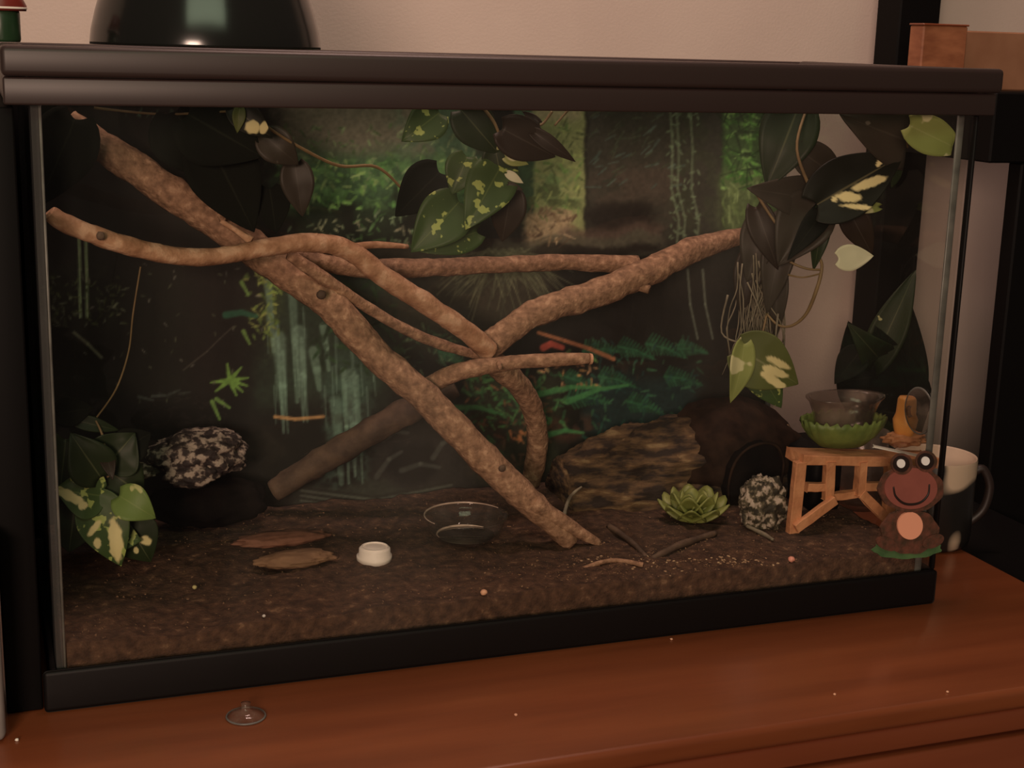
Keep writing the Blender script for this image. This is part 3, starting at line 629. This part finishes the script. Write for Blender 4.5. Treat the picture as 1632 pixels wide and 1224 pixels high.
bm = bmesh.new(); lathe(bm, [(.001, .0042), (R0*.68, .0042), (R0*.70, .0040)], c, 40); obj('water', bm, glass('water', (.85, .85, .8), .02, 1.6), t, True)
# bottle cap
c = at(597, 890, Z=.048); k_ = 1/ppm(c); t = thing('bottle_cap', c, 'white plastic bottle cap lying on the soil left of the glass dish', 'cap')
R0 = 25*k_; bm = bmesh.new(); lathe(bm, [(R0*1.12, -.002), (R0*1.12, .003), (R0*1.0, .0035), (R0, .0092), (R0*.93, .0102), (.0005, .0104)], c, 44, ripple=lambda a, i: .02*math.sin(a*22) if i in (2, 3) else (.03*math.sin(a*3) if i < 2 else 0), cap=True)
obj('cap_body', bm, M_white, t, True)
bm = bmesh.new(); lathe(bm, [(R0*.86, .0100), (R0*.86, .0113), (R0*.80, .0113), (R0*.80, .0100)], c, 40); obj('cap_ridge', bm, M_white, t, True)
# bark chips
def chip(px, py, sx, sy, sz, seed, M, label, rz=0):
    c = at(px, py, Z=.052); k_ = 1/ppm(c); bm = blob(bmesh.new(), (0, 0, 0), sx*k_, sy, sz, .22, sub=4, seed=seed)
    bmesh.ops.rotate(bm, verts=bm.verts, cent=(0, 0, 0), matrix=Matrix.Rotation(rz, 3, 'Z')); bmesh.ops.translate(bm, verts=bm.verts, vec=c)
    return tag(obj('bark_piece', bm, M, None, True), label, 'bark', 'flat bark pieces on the soil')
chip(450, 858, 75, .014, .006, 41, mat('reddish_bark', (.12, .05, .028), (.22, .10, .06), 40, .8, .6, 120), 'flat reddish bark piece on soil, the rear one of two')
chip(470, 890, 62, .016, .006, 47, mat('tan_bark', (.16, .09, .045), (.27, .16, .085), 40, .8, .6, 120), 'flat tan bark piece on soil left of the bottle cap')
# small chips at the front glass
for px, py, M, lb, r in ((804, 978, M_cut, 'tiny tan wood chip at the foot of the front glass', 6), (1310, 921, mat('pink_pebble', (.75, .33, .24), rough=.5), 'tiny pink pebble near the front glass below the bridge', 6), (432, 1002, M_stick, 'tiny white pebble near the front glass at left', 3), (310, 934, mat('yellow_bit', (.5, .45, .2), rough=.6), 'tiny yellow leaf bit on soil below the bark pieces', 4), (1060, 806, M_white, 'tiny white pebble left of the succulent', 3)):
    c = at(px, py, Z=.051); k_ = 1/ppm(c); tag(obj('pebble', blob(bmesh.new(), (c.x, max(c.y, .0145), c.z-.001), r*k_, r*k_, r*k_*.8, .25, sub=2, seed=px), M, None, True), lb, 'pebble', 'tiny pebbles and bits on the soil')

# ------------------------------------------------------------------ wooden bridge and what stands on it
YB = .085; t = thing('wooden_bridge', at(1330, 850, Y=YB), 'small rough wooden trestle bridge in the right front corner of the tank', 'bridge')
def bar(name, a, b, w, dY=0, th=.008, M=M_bridge):
    p, q = at(a[0], a[1], Y=YB+dY), at(b[0], b[1], Y=YB+dY); k_ = 1/ppm(p); bm = obox(bmesh.new(), p, q, w*k_, th)
    bmesh.ops.subdivide_edges(bm, edges=[e for e in bm.edges if e.calc_length() > .01], cuts=5, use_grid_fill=True)
    for v_ in bm.verts: v_.co += Vector((0, 0, 1))*.0008*mnoise.noise(v_.co*120)+Vector((1, 0, 0))*.0008*mnoise.noise(v_.co*110+Vector((9, 0, 0)))
    return obj(name, bm, M, t)
bar('deck', (1266, 727), (1480, 732), 16, .012, .030)
bar('leg', (1275, 735), (1263, 850), 19)
bar('leg', (1322, 735), (1319, 796), 17)
bar('leg', (1373, 735), (1369, 788), 14)
bar('leg', (1420, 735), (1414, 850), 18)
bar('leg', (1468, 735), (1460, 846), 18, .03)
bar('rail', (1284, 776), (1318, 776), 13, .001)
bar('rail', (1374, 775), (1412, 775), 13, .001)
bar('rail', (1324, 792), (1368, 786), 12, .004)
bar('brace', (1331, 796), (1268, 842), 16, -.006, .006)
bar('brace', (1372, 786), (1412, 826), 13, -.002, .006)
# green bowl with jagged rim
c = at(1342, 716, Y=.11); k_ = 1/ppm(c); zb = c.z-.0015
zdeck = at(1330, 718, Y=.097).z
c = Vector((at(1342, 700, Y=.112).x, .112, zdeck+.001)); t = thing('green_bowl', c, 'moss green bowl with jagged rim standing on the wooden bridge', 'bowl')
R0 = 74*k_; Hb = .026
def rip(a, i): return .035*math.sin(a*23+i) if i >= 3 else 0
bm = bmesh.new(); lathe(bm, [(.001, 0), (R0*.55, 0), (R0*.80, Hb*.35), (R0*.95, Hb*.75), (R0*1.0, Hb), (R0*.92, Hb*.98), (R0*.85, Hb*.6), (R0*.5, Hb*.18), (.001, Hb*.15)], c, 72, ripple=rip)
for v_ in bm.verts:
    if v_.co.z > c.z+Hb*.9: v_.co.z += .0022*math.sin(math.atan2(v_.co.y-c.y, v_.co.x-c.x)*26)
for v_ in bm.verts: v_.co.y = c.y+(v_.co.y-c.y)*.62
obj('bowl', bm, M_green, t, True)
c2 = c+Vector((0, 0, Hb*.5)); t = thing('plastic_cup', c2, 'clear plastic feeding cup set inside the green jagged bowl', 'cup')
R1 = 62*k_; bm = bmesh.new(); lathe(bm, [(R1*.72, 0), (R1*.8, .008), (R1*.86, .018), (R1*1.0, .030), (R1*1.10, .0335), (R1*1.1, .035), (R1*.97, .0335), (R1*.83, .020), (R1*.7, .002), (.001, .002)], c2, 44)
for v_ in bm.verts: v_.co.y = c2.y+(v_.co.y-c2.y)*.62
obj('cup_wall', bm, M_clear2, t, True)
bx0 = at(1268, 800, Y=.16).x
tag(obj('black_tub', B(bx0, .7465, .130, .235, .0460, .104, .006, 3), M_blk3, None, True), 'black plastic tub on the soil behind the wooden bridge', 'tub')
# white stick
p, q_ = at(1392, 711, Y=.075), at(1468, 727, Y=.05)
tag(obj('flat_stick', obox(bmesh.new(), p, q_, .0095, .0022, Vector((0, .25, 1)), .0008), M_stick), 'flat white wooden stick lying on the bridge behind the frog', 'stick')
# orange peg with suction cup
c = at(1441, 690, Y=.12); k_ = 1/ppm(c); t = thing('orange_peg', c, 'orange plastic peg standing at right end of the bridge', 'ornament')
bm = bmesh.new(); lathe(bm, [(.0005, -.002), (15*k_, -.002), (18*k_, .006), (19*k_, .014), (15*k_, .020), (14*k_, .034), (12*k_, .0365), (.0005, .037)], c, 28, ripple=lambda a, i: .06*math.sin(a*4+i)); obj('peg', bm, M_orange, t, True)
bm = bmesh.new(); blob(bm, c+Vector((.001, 0, -.006)), 36*k_, .014, 11*k_, .35, sub=4, seed=55); obj('foot', bm, mat('orange_foot', (.36, .15, .06), (.55, .27, .13), 90, .7, .5, 150), t, True)
sc = at(1462, 655, X=L_-.008); ts = thing('suction_cup', sc, 'clear suction cup stuck to the right glass beside the orange peg', 'suction cup')
def cup(c, R0, par, ax, sgn, M):
    bm = bmesh.new(); lathe(bm, [(R0, 0), (R0*.97, sgn*.0012), (R0*.6, sgn*.004), (R0*.25, sgn*.006), (R0*.22, sgn*.009), (R0*.26, sgn*.011), (.0004, sgn*.0115)], c, 32, ax); obj('cup_disc', bm, M, par, True)
    bm = bmesh.new(); lathe(bm, [(R0*1.0, 0), (R0*1.04, sgn*.0006), (R0*1.0, sgn*.0014), (R0*.95, sgn*.0012)], c, 32, ax); obj('cup_rim', bm, M_sil, par, True)
cup(Vector((L_-.0056, sc.y, sc.z)), .021, ts, 'X', -1, M_clear2)

# ------------------------------------------------------------------ frog on lily pad, stuck on the front glass
t = thing('frog_sticker', at(1447, 880, Y=-.003), 'brown smiling frog figure on a green lily pad, stuck to the front glass', 'frog figure')
def disc(name, px, py, rx, ry, y0, y1, M, rot=0, wob=0, n=36):
    P = []
    for k in range(n):
        a = 2*math.pi*k/n; r = 1+wob*math.sin(a*9+px); x, y = rx*r*math.cos(a), ry*r*math.sin(a); P.append(at(px+x*math.cos(rot)-y*math.sin(rot), py+x*math.sin(rot)+y*math.cos(rot), Y=y0))
    bm = slab_poly(bmesh.new(), P, Vector((0, y1-y0, 0))); return obj(name, bm, M, t)
disc('lily_pad', 1444, 874, 54, 15, -.0008, -.0035, M_pad, -.03, .05)
disc('body', 1448, 846, 46, 36, -.0035, -.006, M_frog, 0, .03)
disc('foot', 1412, 866, 18, 10, -.006, -.0075, M_frog, .4); disc('foot', 1486, 862, 18, 10, -.006, -.0075, M_frog, -.4)
disc('belly', 1449, 837, 20, 22, -.006, -.0078, M_frogbelly)
disc('head', 1450, 778, 52, 37, -.0062, -.0085, M_frog, 0, .02)
disc('face', 1451, 778, 42, 33, -.0085, -.0095, M_frogface)
for ex, ey in ((1436, 739), (1475, 735)):
    disc('eye_socket', ex, ey, 17, 17, -.0084, -.0100, M_frog); disc('eye_ring', ex, ey, 13, 13, -.0100, -.0108, M_frogdark); disc('eye', ex-.5, ey-.5, 6.5, 7, -.0108, -.0116, M_eye)
sm_ = [at(a, b, Y=-.0097) for a, b in ((1424, 776), (1427, 790), (1438, 801), (1452, 804), (1468, 800), (1479, 788), (1481, 772))]
obj('smile', tube(bmesh.new(), sm_, [.0008, .0011, .0012, .0011, .0008], 8, 0, 5), M_frogdark, t, True)

# ------------------------------------------------------------------ hanging pothos vines
def vine(name, root, label, stems, leaves, M=M_stem):
    t = thing(name, at(root[0], root[1], Y=root[2]), label, 'plant', 'pothos plants in the terrarium')
    for st in stems: obj('stem', pxtube(bmesh.new(), st, 6, .1, 6), M, t, True)
    for lf in leaves:
        kw = lf[4] if len(lf) > 4 else {}
        leaf(t, lf[0], lf[1], lf[2], lf[3], **kw)
    return t
vine('pothos_vine', (380, 176, .08), 'dark pothos vine trailing from the lid at upper left', 
     [[(385, 172, .09, 4), (430, 205, .10, 5), (480, 236, .12, 5), (540, 264, .14, 5), (600, 266, .16, 5), (640, 300, .17, 4)], [(150, 172, .2, 4), (260, 182, .18, 4), (385, 176, .1, 4)]],
     [((372, 172, .085), (434, 220, .08), 48, 'spot', dict(flecks=[(402, 203, 11, 11, 0), (420, 203, 7, 10, .3), (385, 180, 4, 6, 0)])), ((382, 172, .08), (378, 212, .08), 22, 'creamstripe'), ((300, 182, .13), (418, 250, .12), 130, 'vdark', dict(droop=.05)), ((280, 178, .17), (345, 290, .16), 130, 'vdark'), ((330, 220, .15), (405, 370, .15), 120, 'vdark'),  # upper-left shade put into the colour of the very dark leaves
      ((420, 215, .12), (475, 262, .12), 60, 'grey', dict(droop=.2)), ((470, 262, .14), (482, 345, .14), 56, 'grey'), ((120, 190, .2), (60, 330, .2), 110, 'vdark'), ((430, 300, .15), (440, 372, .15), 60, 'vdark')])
vine('pothos_vine', (800, 176, .09), 'variegated pothos vine hanging at the middle of the top rim',
     [[(770, 172, .09, 5), (790, 200, .09, 5), (806, 250, .10, 5), (815, 300, .12, 4), (760, 345, .13, 4), (735, 380, .14, 4), (740, 405, .14, 5)], [(880, 178, .10, 5), (866, 196, .10, 5), (850, 205, .095, 4)], [(905, 176, .10, 4), (884, 200, .10, 4)], [(806, 250, .1, 4), (720, 300, .12, 4), (660, 330, .14, 4)]],
     [((800, 205, .085), (885, 250, .085), 72, 'brown', dict(droop=.1)), ((850, 210, .08), (917, 258, .075), 26, 'brown'), ((735, 175, .10), (795, 245, .10), 70, 'dark'), ((860, 196, .09), (832, 177, .10), 14, 'brown'),
      ((800, 262, .10), (742, 366, .09), 84, 'mid', dict(curl=.1)), ((745, 250, .11), (720, 310, .11), 60, 'mid'), ((732, 322, .11), (655, 402, .11), 88, 'mid'), ((760, 370, .12), (660, 400, .12), 56, 'mid'), ((700, 275, .13), (630, 345, .13), 80, 'vdark'),  # last leaf carries a black shadow in its colour
      ((805, 250, .09), (842, 262, .085), 22, 'lime'), ((808, 276, .09), (834, 292, .088), 15, 'cream'), ((810, 293, .09), (834, 303, .088), 11, 'grey'), ((790, 240, .10), (808, 330, .11), 60, 'dark'), ((700, 180, .12), (640, 225, .12), 66, 'mid'), 
      ((815, 305, .12), (800, 385, .13), 60, 'brown'), ((735, 350, .13), (690, 376, .12), 34, 'dark')])
vine('pothos_vine', (1310, 178, .10), 'large-leaved pothos vine hanging at the right with brown stems',
     [[(1286, 172, .115, 5), (1270, 238, .10, 5), (1296, 310, .10, 6), (1312, 335, .10, 5), (1305, 400, .10, 4), (1310, 425, .10, 6), (1302, 460, .10, 7), (1285, 500, .11, 6), (1262, 519, .12, 5), (1240, 518, .13, 4), (1222, 500, .14, 4)],
      [(1310, 430, .10, 4), (1285, 428, .10, 4), (1258, 416, .11, 4), (1250, 400, .12, 3)], [(1308, 436, .10, 3), (1280, 442, .10, 3), (1256, 438, .11, 3)], [(1310, 420, .1, 3), (1298, 396, .1, 3), (1270, 380, .11, 4), (1240, 360, .12, 5), (1200, 300, .13, 5)],
      [(1455, 235, .09, 5), (1430, 250, .09, 5), (1400, 252, .10, 4), (1330, 300, .10, 4)], [(1450, 200, .022, 3), (1446, 215, .05, 3), (1455, 235, .08, 4)],
      [(1222, 500, .14, 4), (1210, 545, .12, 4), (1185, 552, .10, 4)]],
     [((1302, 326, .09), (1440, 246, .085), 104, 'spot', dict(curl=.1, droop=.05, flecks=[(1385, 292, 30, 7, -.35), (1352, 314, 19, 8, .1), (1402, 258, 4, 9, .5), (1330, 318, 5, 4, 0), (1370, 330, 26, 4, .1)])), ((1475, 236, .085), (1338, 182, .09), 100, 'grey', dict(curl=.05)), ((1450, 200, .022), (1538, 243, .018), 62, 'lime'), ((1310, 332, .10), (1296, 432, .10), 36, 'dark', dict(roll=.3)),
      ((1350, 330, .11), (1390, 406, .11), 50, 'brown'), ((1300, 322, .11), (1240, 424, .11), 96, 'grey', dict(curl=.3)), ((1306, 318, .12), (1190, 300, .12), 70, 'grey'), ((1272, 172, .12), (1222, 300, .12), 96, 'dark'), ((1275, 240, .11), (1345, 290, .11), 62, 'grey'), ((1318, 330, .10), (1255, 415, .09), 40, 'vdark'),
      ((1400, 330, .09), (1338, 335, .09), 18, 'lime'), ((1336, 412, .09), (1392, 408, .09), 44, 'cream', dict(curl=.05, droop=.02)), ((1480, 235, .10), (1440, 300, .10), 70, 'dark'), ((1460, 178, .12), (1530, 210, .12), 60, 'brown'),
      ((1186, 548, .10), (1164, 642, .095), 46, 'lime', dict(roll=.5)), ((1178, 556, .105), (1272, 612, .09), 96, 'creamstripe', dict(curl=.15, droop=.1, flecks=[(1240, 578, 20, 6, .45), (1235, 592, 22, 7, .4), (1232, 606, 24, 7, .6)])), ((1200, 575, .11), (1245, 650, .10), 60, 'mid')])
# aerial roots below the right vine
t = thing('aerial_roots', at(1215, 400, Y=.16), 'tangle of grey-brown aerial roots hanging beside the backdrop edge', 'roots')
bm = bmesh.new()
for k in range(70):
    x = random.gauss(1212, 16); pts = [(x, random.uniform(400, 450), .16+random.uniform(-.02, .02), 3.2)]
    for j in range(4): x += random.gauss(0, 10); pts.append((min(x, 1250), pts[-1][1]+random.uniform(28, 48), pts[-1][2]+random.gauss(0, .004), 2.6-.4*j))
    pxtube(bm, pts, 4, 0, 3)
r_ = obj('root_mass', bm, M_root, t, True); r_['kind'] = 'stuff'
for st in ([(1215, 540, .14, 4), (1200, 560, .13, 3), (1192, 590, .12, 2)], [(1240, 500, .13, 4), (1235, 560, .12, 3), (1245, 585, .12, 2)], [(1160, 470, .16, 4), (1150, 530, .16, 3), (1185, 548, .15, 3)]): obj('root', pxtube(bmesh.new(), st, 5, .1, 5), M_root, t, True)
for a in (((1225, 340, .15), (1190, 450, .15), 70, 'grey'), ((1250, 360, .14), (1222, 500, .14), 56, 'grey'), ((1200, 400, .16), (1180, 500, .16), 50, 'brown'), ((1238, 420, .15), (1236, 540, .15), 40, 'grey'), ((1205, 330, .14), (1240, 430, .13), 50, 'brown')): leaf(t, *a)
# low plant at left, growing up from the soil
vine('potted_pothos', (170, 870, .14), 'leafy variegated pothos growing in the left front corner of the tank',
     [[(168, 880, .15, 5), (165, 820, .13, 5), (172, 760, .12, 5), (165, 700, .12, 4), (150, 665, .13, 3)], [(152, 668, .13, 3), (185, 620, .16, 3), (205, 560, .18, 3), (212, 500, .20, 3), (224, 425, .20, 3)], [(165, 820, .13, 4), (210, 800, .12, 4)], [(168, 800, .13, 4), (120, 780, .12, 4)]],
     [((150, 795, .11), (193, 902, .10), 84, 'mid', dict(curl=.15, flecks=[(184, 860, 11, 34, -.1), (150, 842, 5, 16, .7), (155, 866, 6, 8, 0)])), ((190, 790, .10), (248, 826, .09), 62, 'bright', dict(droop=.3)), ((200, 830, .12), (240, 895, .12), 80, 'dark', dict(flecks=[(232, 861, 10, 7, .3), (217, 877, 4, 5, 0)])), ((160, 790, .11), (88, 780, .11), 84, 'mid', dict(flecks=[(110, 790, 26, 8, .5), (132, 806, 8, 6, 0)])), ((120, 800, .12), (110, 880, .12), 90, 'dark'),
      ((160, 760, .11), (112, 690, .11), 80, 'dark'), ((172, 740, .12), (215, 690, .12), 86, 'dark', dict(flecks=[(174, 681, 11, 6, -.4)])), ((168, 720, .115), (180, 765, .10), 26, 'brown'), ((190, 720, .12), (240, 690, .13), 60, 'vdark'), ((120, 670, .13), (190, 686, .13), 26, 'dark'), ((180, 755, .12), (228, 790, .12), 80, 'dark'), ((105, 700, .12), (95, 790, .12), 70, 'dark'), ((170, 850, .12), (225, 862, .11), 60, 'mid'), ((90, 660, .13), (150, 650, .13), 50, 'vdark')])

# ------------------------------------------------------------------ on the lid
c = Vector((.0, .12, .478)); pc = at(327, 88, Y=.16); c = Vector((pc.x, .15, .478)); k_ = 1/ppm(c)
t = thing('dome_lamp', c, 'glossy black dome heat lamp standing on the screen lid', 'lamp')
R0 = 178*k_; prof = [(R0*1.0, .0), (R0*1.0, .002), (R0*.995, .006), (R0*.985, .012), (R0*.945, .026), (R0*.86, .050), (R0*.74, .080), (R0*.58, .104), (R0*.42, .122), (R0*.30, .132), (R0*.26, .136), (R0*.26, .175), (R0*.20, .182), (.0005, .183)]
bm = bmesh.new(); lathe(bm, prof, c, 64); obj('dome', bm, M_lamp, t, True).modifiers.new('t', 'SOLIDIFY').thickness = -.001
bm = bmesh.new(); tube(bm, [c+Vector((math.cos(a)*R0*1.0, math.sin(a)*R0*1.0, .0015)) for a in [2*math.pi*k/40 for k in range(41)]], [.0010, .0010], 8, 0, 1, 0, False); obj('dome_rim', bm, M_lamp, t, True)
bm = bmesh.new(); tube(bm, [c+Vector((0, 0, .182)), c+Vector((.01, .01, .22)), c+Vector((.05, .06, .26)), c+Vector((.09, .40, .24)), c+Vector((.09, .46, .0))], [.003, .003], 8, 0, 8); obj('cord', bm, M_blk, t, True)
c = at(4, 78, Y=.14); c.z = .478; k_ = 1/ppm(c); t = thing('green_bottle', c, 'small dark green bottle with red cap at left end of the lid', 'bottle')
R0 = 29*k_; bm = bmesh.new(); lathe(bm, [(.0005, 0), (R0*.95, 0), (R0, .002), (R0, .021), (R0*.96, .0225), (.0005, .0225)], c, 28); obj('body', bm, M_jar, t, True)
bm = bmesh.new(); lathe(bm, [(.0005, .0226), (R0*1.35, .0226), (R0*1.38, .0262), (R0*1.1, .034), (R0*1.0, .044), (.0005, .045)], c, 28); obj('cap', bm, M_red, t, True)
bm = bmesh.new(); lathe(bm, [(R0*1.385, .0240), (R0*1.40, .0246), (R0*1.385, .0254)], c, 28); obj('cap_band', bm, M_white, t, True)

# ------------------------------------------------------------------ around the tank
tag(obj('black_board', box(B(-.036, -.0106, .001, .33, .0003, .437, .0015, 2), -.013, .06, .318, .33, .0003, .437), M_blk3, None, True), 'black upright board standing against left side of the terrarium', 'board')
tag(obj('grey_box', B(-.14, -.0372, -.045, .06, .0003, .15, .006, 3), M_grey, None, True), 'grey plastic box at the left edge beside the black board', 'box')
# suction cup on the table
c = at(392, 1143, Z=0); c.z = .0004; ts = thing('suction_cup', c, 'clear suction cup lying on the dresser in front of the terrarium', 'suction cup')
k_ = 1/ppm(c); cup(c, 31*k_, ts, 'Z', 1, M_clear2)
for px, py, r in ((27, 1181, 3.2), (822, 1141, 3), (1330, 1108, 2.5), (1510, 1104, 2.5), (1070, 1020, 2.5)):
    p = at(px, py, Z=0); k_ = 1/ppm(p); tag(obj('crumb', blob(bmesh.new(), p+Vector((0, 0, r*k_*.7)), r*k_, r*k_, r*k_*.7, .3, sub=2, seed=px), M_cut if px > 30 else M_white, None, True),
        {27: 'white crumb on the dresser at lower left', 822: 'tan crumb on the dresser below the tank middle', 1330: 'tiny crumb near the dresser front edge at right', 1510: 'tiny crumb at the dresser front edge, farther right', 1070: 'tiny crumb on dresser just below the black tank base'}[px], 'crumb', 'crumbs on the dresser top')
# mug
c = at(1478, 862, Z=0); c.z = .0003; c.x = max(c.x, L_+.053); t = thing('mug', c, 'black mug with cream patches standing right of the terrarium', 'mug')
px_, py_ = proj(c); k_ = 1/ppm(c); R0 = .0415; Hm = .092
bm = bmesh.new(); lathe(bm, [(.0005, 0), (R0*.88, 0), (R0*.97, .004), (R0, .012), (R0, Hm-.002), (R0*.985, Hm)], c, 44); obj('mug_body', bm, M_mug, t, True)
bm = bmesh.new(); lathe(bm, [(R0*.984, Hm), (R0*.93, Hm-.001), (R0*.92, .008), (.0005, .008)], c, 44); obj('mug_inside', bm, M_mugin, t, True)
ang = math.radians(-22); hd = Vector((math.cos(ang), math.sin(ang), 0)); bm = bmesh.new()
tube(bm, [c+hd*R0*.98+Vector((0, 0, .076)), c+hd*(R0+.008)+Vector((0, 0, .078)), c+hd*(R0+.016)+Vector((0, 0, .060)), c+hd*(R0+.012)+Vector((0, 0, .036)), c+hd*R0*.98+Vector((0, 0, .022))], [.005, .0045, .0045, .0045, .005], 10, 0, 6); obj('handle', bm, M_frogdark, t, True)
# glass tumbler behind the mug
c = Vector((.845, .27, .0003)); t = thing('tumbler', c, 'clear glass tumbler half hidden behind the black mug', 'glass')
c.x = at(1548, 860, Y=.27).x; c.x = min(c.x, TX1-.034); t.location = c
bm = bmesh.new(); lathe(bm, [(.0005, 0), (.026, 0), (.031, .085), (.0295, .085), (.025, .006), (.0005, .006)], c, 36); obj('tumbler_wall', bm, M_clear2, t, True)
# dark folded cloth / bag behind the right end
t = thing('dark_plant', at(1400, 640, Y=.46), 'dark glossy leafy houseplant behind the right end of the terrarium', 'plant')
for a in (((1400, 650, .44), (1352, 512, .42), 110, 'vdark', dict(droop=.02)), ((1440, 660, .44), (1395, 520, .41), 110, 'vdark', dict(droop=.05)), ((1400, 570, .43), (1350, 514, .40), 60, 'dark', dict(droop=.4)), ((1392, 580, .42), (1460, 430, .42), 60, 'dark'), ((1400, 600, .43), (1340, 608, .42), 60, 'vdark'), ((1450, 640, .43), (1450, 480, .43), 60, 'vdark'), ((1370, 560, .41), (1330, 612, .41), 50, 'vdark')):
    leaf(t, a[0], a[1], a[2], a[3], **a[4] if len(a) > 4 else {})
pb = at(1420, 700, Y=.44); pt = at(1425, 640, Y=.44)
tube_ = tube(bmesh.new(), [Vector((pb.x, .44, .06)), pt], [.003, .002], 6, .1, 4); obj('stem', tube_, M_stem, t, True)
bm = bmesh.new(); lathe(bm, [(.0005, 0), (.030, 0), (.042, .060), (.044, .064), (.040, .064), (.036, .058), (.0005, .056)], (pb.x, .44, .0), 32); obj('pot', bm, M_blk3, t, True)

# shelving unit at right
t = thing('shelf_unit', (1.2, .4, -.80), 'black shelving unit beside the dresser with a thick shelf board', 'shelf')
obj('post', B(1.020, 1.078, .50, .55, -.80, 1.3, .002, 1), M_blk3, t)
ZS0, ZS1 = at(1610, 260, Y=.262).z, at(1610, 147, Y=.262).z
obj('side_panel', B(1.028, 1.50, .262, .285, -.80, ZS0-.0003, .002, 1), M_blk3, t)
obj('shelf_board', B(.985, 1.60, .262, .498, ZS0, ZS1, .002, 1), M_blk3, t)
obj('lower_cabinet', B(.894, 1.026, .05, .60, -.80, -.012, .002, 1), M_blk3, t)
zs = ZS1+.0003
t = thing('amber_box', (1.2, .33, zs), 'amber brown wooden box on the black shelf at upper right', 'box')
pA = at(1471, 60, Y=.30); pB = at(1542, 60, Y=.30); zt = at(1500, 41, Y=.30).z
obj('box_body', B(pA.x, pB.x, .30, .325, zs, zt, .0015, 1), M_box, t)
obj('box_lid', B(pA.x-.001, pB.x+.001, .299, .326, zt, zt+.002, .0008, 1), M_wood2, t)
tag(obj('tan_board', B(pB.x+.004, 1.45, .31, .33, zs, zt-.004, .0015, 1), M_boxb), 'pale tan board standing on the shelf right of the amber box', 'board')
